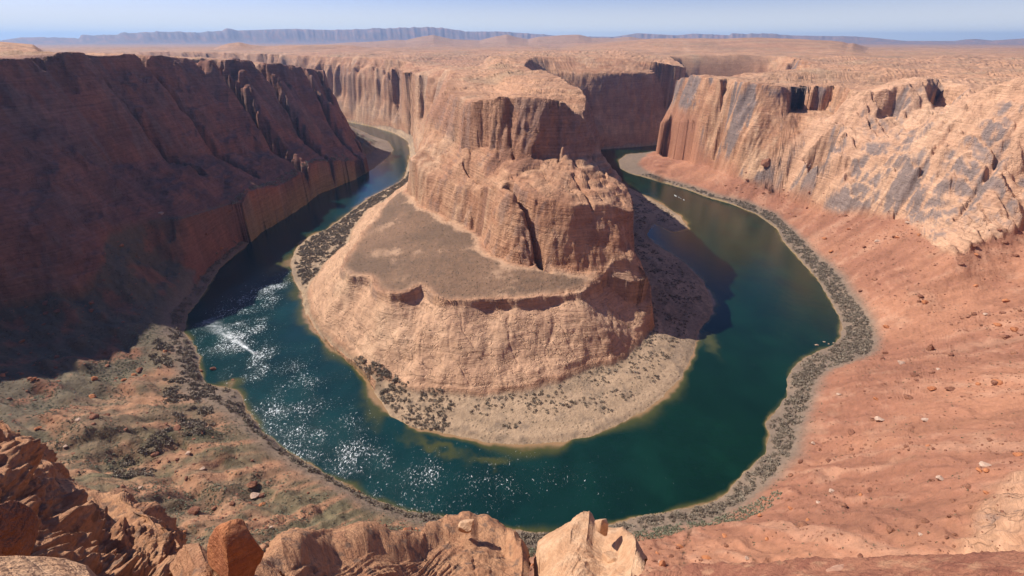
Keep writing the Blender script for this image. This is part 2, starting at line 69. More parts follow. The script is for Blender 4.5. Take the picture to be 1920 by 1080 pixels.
# ------------------------------------------------------------------ noise
_rng = np.random.RandomState(7)
_P = _rng.permutation(256).astype(np.int32); _P = np.concatenate([_P, _P, _P])
_g = _rng.normal(size=(256, 3)).astype(np.float32); _G3 = _g / np.linalg.norm(_g, axis=1, keepdims=True)
_t = _rng.rand(256) * 2 * np.pi; _G2 = np.stack([np.cos(_t), np.sin(_t)], 1).astype(np.float32)
def n2(x, y, s=0):
    x = np.asarray(x, np.float32) + np.float32(s * 17.31); y = np.asarray(y, np.float32) - np.float32(s * 9.77)
    xi = np.floor(x); yi = np.floor(y); fx = x - xi; fy = y - yi
    X = xi.astype(np.int32) & 255; Y = yi.astype(np.int32) & 255
    u = fx * fx * fx * (fx * (fx * 6 - 15) + 10); v = fy * fy * fy * (fy * (fy * 6 - 15) + 10)
    def d(a, b):
        g = _G2[_P[_P[(X + a) & 255] + ((Y + b) & 255)]]
        return g[..., 0] * (fx - a) + g[..., 1] * (fy - b)
    p = d(0, 0); q = d(1, 0); r = d(0, 1); t = d(1, 1)
    p = p + u * (q - p); r = r + u * (t - r)
    return (p + v * (r - p)) * 1.5
def n3(x, y, z, s=0):
    x = np.asarray(x, np.float32) + np.float32(s * 17.31); y = np.asarray(y, np.float32) - np.float32(s * 9.77); z = np.asarray(z, np.float32) + np.float32(s * 5.13)
    xi = np.floor(x); yi = np.floor(y); zi = np.floor(z); fx = x - xi; fy = y - yi; fz = z - zi
    X = xi.astype(np.int32) & 255; Y = yi.astype(np.int32) & 255; Zz = zi.astype(np.int32) & 255
    u = fx * fx * (3 - 2 * fx); v = fy * fy * (3 - 2 * fy); w_ = fz * fz * (3 - 2 * fz)
    def d(a, b, c):
        g = _G3[_P[_P[_P[(X + a) & 255] + ((Y + b) & 255)] + ((Zz + c) & 255)]]
        return g[..., 0] * (fx - a) + g[..., 1] * (fy - b) + g[..., 2] * (fz - c)
    def lx(b, c):
        p = d(0, b, c); return p + u * (d(1, b, c) - p)
    def ly(c):
        p = lx(0, c); return p + v * (lx(1, c) - p)
    p = ly(0)
    return (p + w_ * (ly(1) - p)) * 1.5
def fb2(x, y, L, o=4, s=0, g=0.5):
    a = 1.0; f = 1.0 / L; r = 0; k = 0
    for i in range(o):
        r = r + a * n2(x * f, y * f, s + i * 3); k += a; a *= g; f *= 2.03
    return r / k * 1.4
def fb3(x, y, z, L, o=4, s=0, zs=1.0, g=0.5):
    a = 1.0; f = 1.0 / L; r = 0; k = 0
    for i in range(o):
        r = r + a * n3(x * f, y * f, z * f * zs, s + i * 3); k += a; a *= g; f *= 2.03
    return r / k * 1.4
def vor(x, y, s=0):
    xi = np.floor(x).astype(np.int32); yi = np.floor(y).astype(np.int32)
    f1 = np.full(x.shape, 9., np.float32); f2_ = f1.copy(); idc = np.zeros(x.shape, np.int32)
    for a in (-1, 0, 1):
        for b in (-1, 0, 1):
            X = xi + a; Y = yi + b; h = _P[_P[(X + s * 31) & 255] + (Y & 255)]
            d = np.hypot(X + .1 + .8 * _P[h + 7] / 255. - x, Y + .1 + .8 * _P[h + 91] / 255. - y).astype(np.float32)
            n = d < f1
            f2_ = np.where(n, f1, np.minimum(f2_, d)); f1 = np.where(n, d, f1); idc = np.where(n, h, idc)
    return f1, f2_, idc / 255.
def ss(a, b, x):
    t = np.clip((x - a) / (b - a), 0, 1); return t * t * (3 - 2 * t)
def lerp(a, b, t): return a + (b - a) * t

# ------------------------------------------------------------------ distance fields of the contour lines on a raster
GX0, GX1, GY0, GY1, GS = -1500.0, 1300.0, -160.0, 3000.0, 5.0
gx = np.arange(GX0, GX1 + 1, GS, dtype=np.float32); gy = np.arange(GY0, GY1 + 1, GS, dtype=np.float32)
GXX, GYY = np.meshgrid(gx, gy)
def field(pts):
    p = np.array(pts, np.float32)
    best = np.full(GXX.shape, 1e12, np.float32); zz = np.zeros_like(best)
    for a, b in zip(p[:-1], p[1:]):
        ex, ey = b[0] - a[0], b[1] - a[1]; l2 = ex * ex + ey * ey + 1e-6
        t = np.clip(((GXX - a[0]) * ex + (GYY - a[1]) * ey) / l2, 0, 1)
        d = (GXX - a[0] - t * ex) ** 2 + (GYY - a[1] - t * ey) ** 2
        m = d < best
        best = np.where(m, d, best); zz = np.where(m, a[2] + t * (b[2] - a[2]), zz)
    q = [tuple(v[:2]) for v in p] + [(6000, 9000), (-9000, 9000)]
    ins = np.zeros(GXX.shape, bool)
    for (x0, y0), (x1, y1) in zip(q, q[1:] + q[:1]):
        if y0 == y1: continue
        ins ^= ((y0 > GYY) != (y1 > GYY)) & (GXX < (x1 - x0) * (GYY - y0) / (y1 - y0) + x0)
    return np.where(ins, 1, -1) * np.sqrt(best), zz
def smooth(z, n):
    for _ in range(n):
        p = np.pad(z, 1, mode='edge')
        z = (p[:-2, 1:-1] + p[2:, 1:-1] + p[1:-1, :-2] + p[1:-1, 2:] + 2 * z) / 6
    return z
BK = ['B0', 'B1', 'B2', 'B3', 'B4', 'B5', 'B6']; OK_ = ['O0', 'O1', 'O2', 'OM', 'O3']
FD = []
for k in BK:
    s, z = field(LINES[k]); FD += [s, smooth(z, 14)]
for k in OK_:
    s, z = field(LINES[k]); FD += [-s, smooth(z, 60)]
FD = np.stack(FD, -1).astype(np.float32)
def samp(x, y, F=FD):
    u = np.clip((x - GX0) / GS, 0, F.shape[1] - 1.001); v = np.clip((y - GY0) / GS, 0, F.shape[0] - 1.001)
    i = u.astype(np.int32); j = v.astype(np.int32); fu = (u - i)[..., None]; fv = (v - j)[..., None]
    a = F[j, i]; a = a + fu * (F[j, i + 1] - a); b = F[j + 1, i]; b = b + fu * (F[j + 1, i + 1] - b)
    return a + fv * (b - a)
def stack(f, o, n):
    z = None
    for i in range(n):
        s0, z0 = f[..., o + 2 * i], f[..., o + 2 * i + 1]
        if i == 0: z = z0 - 0 * s0
        if i < n - 1:
            s1, z1 = f[..., o + 2 * i + 2], f[..., o + 2 * i + 3]
            t = np.clip(s0 / np.maximum(s0 - np.minimum(s1, 0), 1.0), 0, 1)
            zi = z0 + (z1 - z0) * t
        else:
            zi = z0
        z = zi if i == 0 else np.where(s0 > 0, zi, z)
    return z
# far relief: ridges and mesas, (distance, front width, depth, [(azimuth deg, height)...])
def ridge(x, y, z, az, r, d, fw, dep, tab):
    a = [t[0] for t in tab]; h = np.interp(az, a, [t[1] for t in tab])
    rr = r * (1 + (0.06 if d < 9000 else 0.022) * fb2(x * 4 / d, y * 4 / d + d * .001, 1.0, 4, 5, .45))
    sh = ss(d - fw, d, rr) * (1 - ss(d + dep, d + dep * 1.7, rr))
    return np.where(h > 0, np.maximum(z, lerp(z, h, sh)), z)
def terrain(x, y, detail=True):
    """height and region fields at world x, y"""
    x = np.asarray(x, np.float32); y = np.asarray(y, np.float32)
    f = samp(x, y)
    k = ss(4, 45, np.maximum(f[..., 0], f[..., 14]))            # distance from the water
    near = ss(15, 60, np.hypot(x, y))
    steepish = k * near
    r_ = np.hypot(x, y)
    fine = (1 - .75 * ss(900, 1700, r_)) * (1 - .9 * ss(0, 12, f[..., 2]) * ss(4, -4, f[..., 4])) * np.where(f[..., 0] > 0, .55, 1.0)
    lw = 1 + 1.2 * ss(-300, -420, x) * ss(400, 600, y) * (f[..., 14] > 0)
    broad = 8 * lw + 22 * ss(1200, 1900, r_)
    lb = 26 * ss(1200, 1900, r_) * np.abs(fb2(x, y, 90, 2, 15)) + 10 * (lw - 1) * np.abs(fb2(x, y, 60, 3, 16))
    calm = 1 - .7 * ss(60, 130, x) * ss(1300, 1450, y) * (f[..., 0] > -20)
    steepish = steepish * calm
    wx = steepish * (broad * fb2(x, y, 70, 3, 1) + lb + fine * (5 * np.abs(fb2(x, y, 26, 3, 11)) + 1.4 * fb2(x, y, 7, 2, 12)))
    wy = steepish * (broad * fb2(x, y, 70, 3, 2) - lb + fine * (5 * np.abs(fb2(x, y, 26, 3, 13)) + 1.4 * fb2(x, y, 7, 2, 14)))
    wx = wx + (1 - k) * 1.6 * fb2(x, y, 14, 3, 8); wy = wy + (1 - k) * 1.6 * fb2(x, y, 14, 3, 9)
    f = samp(x + wx, y + wy)
    sB, sO = f[..., 0], f[..., 14]
    zb = stack(f, 0, 7); zo = stack(f, 14, 5)
    isB = sB > sO
    z = np.where(isB, zb, zo)
    return z, f, isB
def polysd(x, y, poly):
    best = np.full(x.shape, 1e9, np.float32); ins = np.zeros(x.shape, bool)
    xs = [p[0] for p in poly]; ys = [p[1] for p in poly]
    m = (x > min(xs) - 20) & (x < max(xs) + 20) & (y > min(ys) - 20) & (y < max(ys) + 20)
    X, Y = x[m], y[m]; b = np.full(X.shape, 1e9, np.float32); i_ = np.zeros(X.shape, bool)
    for (x0, y0), (x1, y1) in zip(poly, poly[1:] + poly[:1]):
        ex, ey = x1 - x0, y1 - y0; t = np.clip(((X - x0) * ex + (Y - y0) * ey) / (ex * ex + ey * ey + 1e-6), 0, 1)
        b = np.minimum(b, np.hypot(X - x0 - t * ex, Y - y0 - t * ey))
        if y0 != y1: i_ ^= ((y0 > Y) != (y1 > Y)) & (X < (x1 - x0) * (Y - y0) / (y1 - y0) + x0)
    best[m] = b; ins[m] = i_
    return np.where(ins, best, -best)
def terr_steps(z, P, amt, ph):
    q = z / P + ph; i = np.floor(q); fr = q - i
    return z + amt * P * (ss(0.3, 0.75, fr) - fr)
def height(x, y):
    z, f, isB = terrain(x, y)
    sB, sO = f[..., 0], f[..., 14]
    r = np.hypot(x, y); az = np.degrees(np.arctan2(x, y))
    wet = (sB < 0) & (sO < 0)
    dist = np.minimum(-sB, -sO)
    rock = np.where(isB, ss(0, 9, f[..., 2]), ss(0, 6, f[..., 18]))
    shore = 1 - rock
    plat = np.where(isB, ss(-15, 60, f[..., 12]), ss(-10, 60, f[..., 22])) * ss(30, 120, r)
    bench = np.where(isB, ss(0, 12, f[..., 4]) * ss(0, 12, -f[..., 6]), 0)
    # plateau relief: petrified dunes, low ledges
    amp = 1 + ss(900, 3500, r) * 1.5
    z = z + plat * amp * (5 * fb2(x, y, 160, 3, 20) + 3.5 * np.abs(fb2(x, y * 1.6, 60, 3, 21)) + 1.6 * fb2(x, y * 1.5, 18, 3, 22))
    z = z + rock * (1 - plat) * (1 - bench) * (2.2 * fb2(x, y, 30, 3, 23) + 0.8 * fb2(x, y, 8, 3, 24))
    nearR = ss(120, 260, x) * (~isB) * ss(1060, 900, y) * (1 - .6 * plat)
    # joint-bounded domes of slickrock
    jx = x + 9 * fb2(x, y, 60, 3, 26); jy = y + 9 * fb2(x, y, 60, 3, 27)
    ju = (-.55 * jx + .83 * jy); jv = (.83 * jx + .55 * jy)
    f1, f2v, cid = vor(ju / 62, jv / 27, 1); e1 = (f2v - f1)
    midB = np.where(isB, ss(0, 25, f[..., 8]) * ss(20, -30, f[..., 12]), 0) * ss(1100, 900, y)
    lowB = np.where(isB, ss(0, 20, f[..., 2]) * (1 - ss(-4, 4, f[..., 4])), 0) * ss(1100, 900, y)
    wallB = np.where(isB, ss(0, 10, f[..., 6]) * ss(8, -8, f[..., 8]), 0)
    topB = plat * isB * ss(1500, 900, y)
    z = z + midB * (5.5 * (np.minimum(e1 * 1.6, 1) ** .5 - .75) + 4 * (cid - .5))
    z = z - (.8 * lowB + 1.2 * wallB) * np.exp(-(e1 / .07) ** 2)
    f1, f2v, cid2 = vor(jx / 26, jy / 20, 2); e2 = f2v - f1
    z = z + (plat * (1 - .85 * ss(1100, 2400, r)) * 2.4 + nearR * rock * 0 + midB * 1.2) * (np.minimum(e2 * 1.5, 1) ** .5 - .7 + .8 * (cid2 - .5))
    # tilted slabs of the near right cliff
    q_ = (jx + .12 * jy) / 17 + .9 * fb2(x, y * .3, 60, 3, 38); fq = q_ - np.floor(q_); fins = 6.5 * (np.where(fq < .6, fq / .6, (1 - fq) / .4) - .5)
    sl_ = np.abs(fb2(jx, jy * .16, 26, 3, 28)); sl2 = np.abs(fb2(jx, jy * .2, 9, 2, 29))
    z = z + nearR * rock * (1 - plat * .6) * (14 * (sl_ - .25) + 4 * (sl2 - .25) + fins)
    # undercut rim of the bench, lower dome bulges below it
    dB2 = -f[..., 4]; tl = ss(0, 25, f[..., 2]) * isB * ss(1100, 900, y)
    z = np.where(isB & (dB2 > 0), z - tl * (6.5 + 3 * fb2(x, y, 40, 2, 34)) * ss(0, 3.5, dB2) * np.exp(-dB2 / 30) + tl * 3.5 * fb2(x, y, 45, 2, 35), z)
    # alcoves eaten into the right cliff
    for poly, fl in ALCOVES:
        sd = polysd(x + 16 * fb2(x, y, 38, 3, 46), y + 16 * fb2(x, y, 38, 3, 47), poly)
        z = np.where(isB, z, np.where(sd > -3, np.minimum(z, lerp(z, fl + 3 * fb2(x, y, 25, 2, 48), ss(-3, 9, sd))), z))
    # deep clefts in the walls
    for (ax, ay, bx, by, wd, dp, k0, k1) in CLEFTS:
        ex, ey = bx - ax, by - ay; l2 = ex * ex + ey * ey; t = np.clip(((x - ax) * ex + (y - ay) * ey) / l2, 0, 1)
        d = np.hypot(x - ax - t * ex, y - ay - t * ey); d = d + wd * .5 * fb2(x, y, 12, 2, 36)
        z = z - rock * (1 - bench) * dp * np.exp(-(d / (wd * lerp(k0, k1, t))) ** 2)
    ph = 0.6 * fb2(x, y, 120, 2, 25)
    tam = rock * (1 - bench) * np.clip(.55 + .9 * fb2(x, y, 90, 2, 33), .1, 1) * (1 - .85 * lowB) * (1 - .8 * nearR) * (1 - .6 * wallB)
    z = terr_steps(z, 7.0, 0.55 * tam, ph)
    z = terr_steps(z, 2.3, 0.17 * tam * (1 - ss(1200, 2500, r)), ph * 2)
    # lower dome of the butte, gullied shelves; talus
    tal = np.where(isB, 0, ss(2, 30, f[..., 16]) * (1 - rock))
    z = z + tal * (2.4 * fb2(x, y, 45, 3, 30) + 0.5 * fb2(x, y, 9, 3, 31))
    left = tal * ss(-120, -260, x)
    u = (x * 0.35 + y * 0.94)
    z = z - left * 9 * (1 - np.abs(fb2(u, x * 0.25, 75, 3, 32)) * 2.2) * ss(0, 60, f[..., 16])
    z = z - tal * ss(-60, -160, x) * 3.5 * (1 - np.abs(fb2(u, x * .3, 24, 3, 37)) * 2.4) * ss(0, 25, f[..., 16])
    # rills fanning down the talus towards the river
    th = np.arctan2(y - 470, x - 30); rd = np.hypot(x - 30, y - 470)
    rill = fb2(th * 26 + .5 * fb2(x, y, 60, 2, 51), rd / 140, 1.0, 3, 52, .42)
    lf = tal * ss(60, -60, x)
    z = z + tal * ss(0, 40, f[..., 16]) * (rill * 1.2 + lf * (9 * (np.abs(fb2(th * 9, rd / 200, 1.0, 4, 53)) - .2)))
    z = np.where(wet, -0.02 - np.minimum(dist * 0.14, 9.0) , z + 0.35 * shore * ss(0, 6, np.maximum(sB, sO)))
    # far country
    far = np.maximum(ss(2300, 3000, np.maximum(y, r * 0.8)), ss(1750, 2050, y) * ss(450, 600, x))
    zf = lerp(250.0, 225.0, ss(3500, 9000, r)) + 7 * fb2(x, y, 420, 4, 40) + 5 * np.abs(fb2(x, y, 150, 3, 41))
    z = lerp(z, zf, far)
    bump = 1 + 0 * r
    z = ridge(x, y, z, az, r, 1350, 480, 500, [(-90, 288), (-52, 288), (-47, 293), (-43.2, 297), (-41.5, 291), (-40, 240), (-39.9, -1), (90, -1)])
    z = ridge(x, y, z, az, r, 3500, 160, 500, FAR_A)
    z = ridge(x, y, z, az, r, 3700, 1500, 1200, FAR_C)
    z = ridge(x, y, z, az, r, 7600, 2800, 2500, FAR_B)
    z = ridge(x, y, z, az, r, 19000, 1500, 6000, FAR_D)
    hz = ss(2500, 5000, r)
    z = z + hz * (1 - ss(13000, 17000, r)) * (8 * fb2(x, y, 260, 4, 44))
    z = z + ss(14000, 17000, r) * ss(260, 420, z) * 50 * fb2(az, r / 9000, 0.7, 4, 45) * (1 - ss(18800, 19200, r))
    rock = np.maximum(rock, far); plat = np.maximum(plat, far); bench = bench * (1 - far); tal = tal * (1 - far); left = left * (1 - far); wet = wet & (far < .5)
    return z, f, isB, dict(rill=rill, rock=rock, plat=plat, bench=bench, tal=tal, left=left, wet=wet, dist=dist, r=r, az=az, far=far)

# ------------------------------------------------------------------ mesh of the land: rows of every bearing follow its own profile
NC, NR = QC, QR
az_in = np.linspace(-60, 60, NC); az_all = np.concatenate([np.linspace(-110, -60.4, 110), az_in, np.linspace(60.4, 110, 60)])
azr = np.radians(az_all).astype(np.float32)
rp = np.exp(np.concatenate([np.linspace(np.log(3.0), np.log(140.0), 260)[:-1], np.linspace(np.log(140.0), np.log(2600.0), 1500)[:-1], np.linspace(np.log(2600.0), np.log(70000.0), 400)])).astype(np.float32)
ci = np.unique(np.append(np.arange(0, len(azr), 2), len(azr) - 1))
ca, cr = np.meshgrid(azr[ci], rp, indexing='ij')
hz, *_ = height(np.sin(ca) * cr, np.cos(ca) * cr)
hz = np.maximum(hz, -0.5)
el = np.arctan2(hz - EYE, cr)
dz = np.diff(hz, axis=1); dr = np.diff(cr, axis=1)
R = np.hypot(hz - EYE, cr)[:, 1:]
m = np.maximum(np.abs(np.diff(el, axis=1)), 0.30 * np.hypot(dz, dr) / R) + 0.03 * (dr / cr[:, 1:])
for _ in range(2): m = (np.roll(m, 1, 0) + m + np.roll(m, -1, 0)) / 3
for _ in range(2): m = (np.roll(m, 1, 1) + m + np.roll(m, -1, 1)) / 3
cum = np.concatenate([np.zeros((m.shape[0], 1)), np.cumsum(m, 1)], 1); cum /= cum[:, -1:]
tt = np.linspace(0, 1, NR)
rows = np.stack([np.interp(tt, cum[i], np.log(rp)) for i in range(len(ci))])
for _ in range(22): rows[1:-1] = (rows[:-2] + 2 * rows[1:-1] + rows[2:]) / 4
fi = np.interp(np.arange(len(azr)), ci, np.arange(len(ci)))
i0 = np.minimum(fi.astype(int), len(ci) - 2); fr = (fi - i0)[:, None]
RR = np.exp(rows[i0] * (1 - fr) + rows[i0 + 1] * fr).astype(np.float32)
XX = np.sin(azr)[:, None] * RR; YY = np.cos(azr)[:, None] * RR
ZZ, F_, ISB, K = height(XX, YY)
def grid_mesh(name, X, Y, Z_, mask=None):
    n, m_ = X.shape
    co = np.stack([X, Y, Z_], -1).reshape(-1, 3).astype(np.float32)
    i = np.arange(n * m_).reshape(n, m_)
    q = np.stack([i[:-1, :-1], i[:-1, 1:], i[1:, 1:], i[1:, :-1]], -1).reshape(-1, 4)[:, ::-1]
    if mask is not None: q = q[mask.reshape(-1)]
    used = np.zeros(n * m_, bool); used[q.reshape(-1)] = True
    ren = np.cumsum(used) - 1
    return raw_mesh(name, co[used], ren[q]), used
def raw_mesh(name, co, q):
    me = bpy.data.meshes.new(name)
    k = q.shape[1]
    me.vertices.add(len(co)); me.vertices.foreach_set('co', np.ascontiguousarray(co, np.float32).ravel())
    me.loops.add(len(q) * k); me.loops.foreach_set('vertex_index', np.ascontiguousarray(q, np.int32).ravel())
    me.polygons.add(len(q)); me.polygons.foreach_set('loop_start', np.arange(0, len(q) * k, k, dtype=np.int32))
    me.polygons.foreach_set('use_smooth', np.ones(len(q), bool))
    me.update(); return me
def col_attr(me, name, c):
    a = me.attributes.new(name, 'FLOAT_COLOR', 'POINT')
    c = np.asarray(c, np.float32)
    if c.shape[-1] == 3: c = np.concatenate([c, np.ones(c.shape[:-1] + (1,), np.float32)], -1)
    a.data.foreach_set('color', np.ascontiguousarray(c).ravel())
def link(me, name, mats, **kw):
    o = bpy.data.objects.new(name, me); COL.objects.link(o)
    for m_ in (mats if isinstance(mats, (list, tuple)) else [mats]): me.materials.append(m_)
    for k, v in kw.items(): o[k] = v
    return o
# true normals, then craggy 3-D relief pushed out along them
def grid_normals(X, Y, Z_):
    def g(A): return np.gradient(A, axis=0), np.gradient(A, axis=1)
    xa, xb = g(X); ya, yb = g(Y); za, zb = g(Z_)
    nx = yb * za - zb * ya; ny = zb * xa - xb * za; nz = xb * ya - yb * xa
    l = np.sqrt(nx * nx + ny * ny + nz * nz) + 1e-9
    s = -1.0 if np.median(nz) < 0 else 1.0
    return nx / l * s, ny / l * s, nz / l * s
NX, NY, NZ = grid_normals(XX, YY, ZZ)
def blur(A, n):
    for _ in range(n):
        A = A.copy(); A[1:-1] = (A[:-2] + 2 * A[1:-1] + A[2:]) / 4; A[:, 1:-1] = (A[:, :-2] + 2 * A[:, 1:-1] + A[:, 2:]) / 4
    return A
PX, PY, PZ = blur(NX, 14), blur(NY, 14), blur(NZ, 14); _l = np.sqrt(PX ** 2 + PY ** 2 + PZ ** 2); PX /= _l; PY /= _l; PZ /= _l
rock, plat, bench, tal, left, wet, rad = [K[k] for k in ('rock', 'plat', 'bench', 'tal', 'left', 'wet', 'r')]
steep = ss(0.35, 0.95, 1 - NZ) * rock
fadef = (1 - ss(1500, 3000, rad)) * ss(12, 60, rad)
d1 = fb3(XX, YY, ZZ, 24, 3, 50, 0.45); d2 = fb3(XX, YY, ZZ, 7, 3, 55, 1.0)
lowb = ISB * ss(0, 12, F_[..., 2]) * ss(6, -6, F_[..., 4]); wallb = ISB * ss(0, 8, F_[..., 6]) * ss(8, -8, F_[..., 8])
bed = fb3(XX * .15, YY * .15, ZZ + 3 * fb2(XX, YY, 60, 2, 57), 7, 3, 58)
dsp = fadef * steep * (3.0 * d1 * (1 - .75 * lowb - .45 * wallb) + .8 * d2 * (1 - .7 * lowb - .5 * wallb) + 1.1 * np.clip(1.6 * fb2(XX, YY, 50, 2, 59) + .35, 0, 1) * bed * (1 - .3 * lowb)) + fadef * rock * (1 - bench) * 0.5 * d2
XX = XX + PX * dsp; YY = YY + PY * dsp; ZZ = ZZ + PZ * dsp * (rock > 0)
NX, NY, NZ = grid_normals(XX, YY, ZZ)

# ------------------------------------------------------------------ own colours of rock, talus, soil and sand; left wall and cap also carry painted shade
def C(*a): return np.array(a, np.float32)
n_a = fb2(XX, YY, 130, 4, 60)[..., None]; n_b = fb3(XX, YY, ZZ, 30, 4, 62)[..., None]; n_c = fb3(XX, YY, ZZ * 6, 40, 3, 64)[..., None]
n_f = fb2(XX, YY, 9, 3, 66)[..., None]
E_ = lambda a: a[..., None]
rockc = lerp(C(.47, .255, .145), C(.37, .18, .10), ss(-.5, .5, n_b + .6 * n_c))
rockc = lerp(rockc, C(.56, .36, .22), ss(.1, .7, n_a + .4 * n_f) * .55)
rockc = lerp(rockc, C(.60, .39, .245), E_(lowb) * .45)
nr_ = E_(ss(150, 260, XX) * (~ISB) * (YY < 1000) * rock); rockc = lerp(rockc, C(.58, .35, .22), nr_ * .5)
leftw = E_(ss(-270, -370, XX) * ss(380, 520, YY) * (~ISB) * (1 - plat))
rockc = lerp(rockc, lerp(C(.25, .10, .068), C(.155, .07, .055), ss(-.2, .3, fb3(XX, YY, ZZ, 45, 4, 74, .6)[..., None])), leftw * .85)  # shadowed left wall: its shade is deepened in the rock colour
platc = lerp(C(.50, .27, .155), C(.36, .22, .13), ss(-.1, .5, n_a + .5 * n_f))
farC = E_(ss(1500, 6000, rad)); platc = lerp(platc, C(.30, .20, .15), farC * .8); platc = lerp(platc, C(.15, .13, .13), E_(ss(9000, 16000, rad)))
platc = lerp(platc, C(.37, .19, .12), E_(ss(0, .4, fb2(XX, YY * 4, 500, 4, 78)) * ss(1200, 2200, rad)) * .7)
platc = lerp(platc, C(.22, .16, .11), E_(ss(-.1, .4, fb2(XX, YY * 2.5, 320, 4, 69)) * ss(900, 2000, rad)) * .45)
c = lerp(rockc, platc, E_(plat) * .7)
cap = E_(ISB * ss(-4, 6, F_[..., 10]) * ss(8, -6, F_[..., 12]) * (YY < 1100)); c = lerp(c, C(.33, .165, .10) * (1 + .25 * n_c), cap * .7)  # redder cap layer, also darkened in colour for the shade under its overhang
for (dx_, dy_), (ra, rb) in zip(DEBRIS, ((24, 16), (20, 12), (14, 9))):
    g_ = np.exp(-((XX - dx_) / ra) ** 2 - ((YY - dy_) / rb) ** 2); c = lerp(c, C(.24, .115, .07), E_(ss(.25, .6, g_ + .35 * n_f[..., 0]) * ISB) * .85)
# dark desert varnish running down steep faces
vn = fb3(XX, YY, ZZ, 60, 3, 68, 0.25) + .55 * fb3(XX, YY, ZZ, 11, 3, 72, 0.10) - .04
varn = E_(ss(.30, .6, 1 - NZ) * ss(.0, .16, vn) * rock * (1 - bench))
rightw = E_(ss(150, 300, XX) * (~ISB))
c = lerp(c, C(.205, .155, .135), varn * lerp(.35, .9, rightw))
# bench on the butte: thin dark soil; sand towards the cliff
bn = fb2(XX, YY, 60, 3, 70)
bs = E_(bench * ss(-.55, -.05, bn + .35 * n_f[..., 0] - ss(60, 0, F_[..., 4] * 1.0) * -.2 - ss(-22, 0, F_[..., 6]) * 1.4 + .15))
c = lerp(c, C(.44, .27, .165), E_(bench)); c = lerp(c, lerp(C(.215, .125, .076), C(.145, .09, .058), ss(-.3, .3, n_a + n_f * .5)), bs * .92)
# talus
rl = K['rill'][..., None]
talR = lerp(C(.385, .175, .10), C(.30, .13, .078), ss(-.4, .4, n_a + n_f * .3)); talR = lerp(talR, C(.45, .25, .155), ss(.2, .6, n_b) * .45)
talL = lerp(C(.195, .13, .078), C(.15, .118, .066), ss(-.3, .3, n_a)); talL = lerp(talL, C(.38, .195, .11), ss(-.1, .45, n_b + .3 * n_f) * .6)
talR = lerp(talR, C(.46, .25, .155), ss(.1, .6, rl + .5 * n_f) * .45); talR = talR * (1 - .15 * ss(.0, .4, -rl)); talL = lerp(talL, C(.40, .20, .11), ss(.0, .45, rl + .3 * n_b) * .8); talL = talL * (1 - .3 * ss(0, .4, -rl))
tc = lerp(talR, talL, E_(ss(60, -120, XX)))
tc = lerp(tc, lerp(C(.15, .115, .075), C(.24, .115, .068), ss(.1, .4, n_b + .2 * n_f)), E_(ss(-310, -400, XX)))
sand = lerp(C(.39, .265, .165), C(.25, .175, .115), ss(-.3, .4, n_f + n_a))
rock = np.maximum(rock, ss(.60, .42, NZ) * (~wet) * (1 - .9 * tal)); shore = E_(1 - rock)
lv = E_(np.where(ISB, 1 - rock, (1 - rock) * (1 - ss(0, 14, F_[..., 16]))))
strp = fb2(F_[..., 0], F_[..., 0] * 0 + XX * .01, 9, 3, 67)[..., None]
sand = sand * (1 + .22 * strp * E_(ISB * 1.0)); sand = lerp(C(.165, .12, .09), sand, E_(np.where(ISB, 1.0, .25) * 1.0))
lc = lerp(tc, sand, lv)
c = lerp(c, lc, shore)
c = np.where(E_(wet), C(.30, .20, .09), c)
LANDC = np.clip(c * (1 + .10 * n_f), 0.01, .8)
scrub = np.where(ISB, bench * bs[..., 0] * .5 + plat * ss(0, .5, n_a[..., 0]) * .6 + (1 - rock) * .35, tal * lerp(.15, .8, ss(60, -120, XX)) + plat * .4)
LANDM = np.stack([rock * (1 - bench), varn[..., 0], np.clip(scrub, 0, 1)], -1)

# ------------------------------------------------------------------ materials
class NT:
    def __init__(s, name):
        s.m = bpy.data.materials.new(name); s.m.use_nodes = True; s.t = s.m.node_tree; s.b = s.t.nodes["Principled BSDF"]
    def n(s, ty, **kw):
        nd = s.t.nodes.new(ty)
        for k, v in kw.items():
            if k.startswith('i_'): nd.inputs[int(k[2:]) if k[2:].isdigit() else k[2:]].default_value = v
            else: setattr(nd, k, v)
        return nd
    def l(s, a, b): s.t.links.new(a, b)
    def math(s, op, a, b=None, clamp=False):
        nd = s.t.nodes.new("ShaderNodeMath"); nd.operation = op; nd.use_clamp = clamp
        for i, v in enumerate((a, b)):
            if v is None: continue
            if hasattr(v, 'links'): s.l(v, nd.inputs[i])
            else: nd.inputs[i].default_value = v
        return nd.outputs[0]
    def mix(s, f, a, b, mode='MIX'):
        nd = s.t.nodes.new("ShaderNodeMix"); nd.data_type = 'RGBA'; nd.blend_type = mode
        for i, v in ((0, f), (6, a), (7, b)):
            if hasattr(v, 'links'): s.l(v, nd.inputs[i])
            elif isinstance(v, (int, float)): nd.inputs[i].default_value = v
            else: nd.inputs[i].default_value = tuple(v) + (1,)
        return nd.outputs[2]
    def ramp(s, v, lo, hi):
        nd = s.t.nodes.new("ShaderNodeMapRange"); nd.clamp = True; nd.interpolation_type = 'SMOOTHSTEP'
        s.l(v, nd.inputs[0]); nd.inputs[1].default_value = lo; nd.inputs[2].default_value = hi
        return nd.outputs[0]
    def noise(s, co, scale, detail=4, rough=.55, dist=0):
        nd = s.n("ShaderNodeTexNoise"); nd.inputs['Scale'].default_value = scale; nd.inputs['Detail'].default_value = detail
        nd.inputs['Roughness'].default_value = rough; nd.inputs['Distortion'].default_value = dist
        s.l(co, nd.inputs['Vector']); return nd.outputs[0]
    def scale(s, co, v):
        nd = s.n("ShaderNodeMapping"); nd.inputs['Scale'].default_value = v; s.l(co, nd.inputs[0]); return nd.outputs[0]
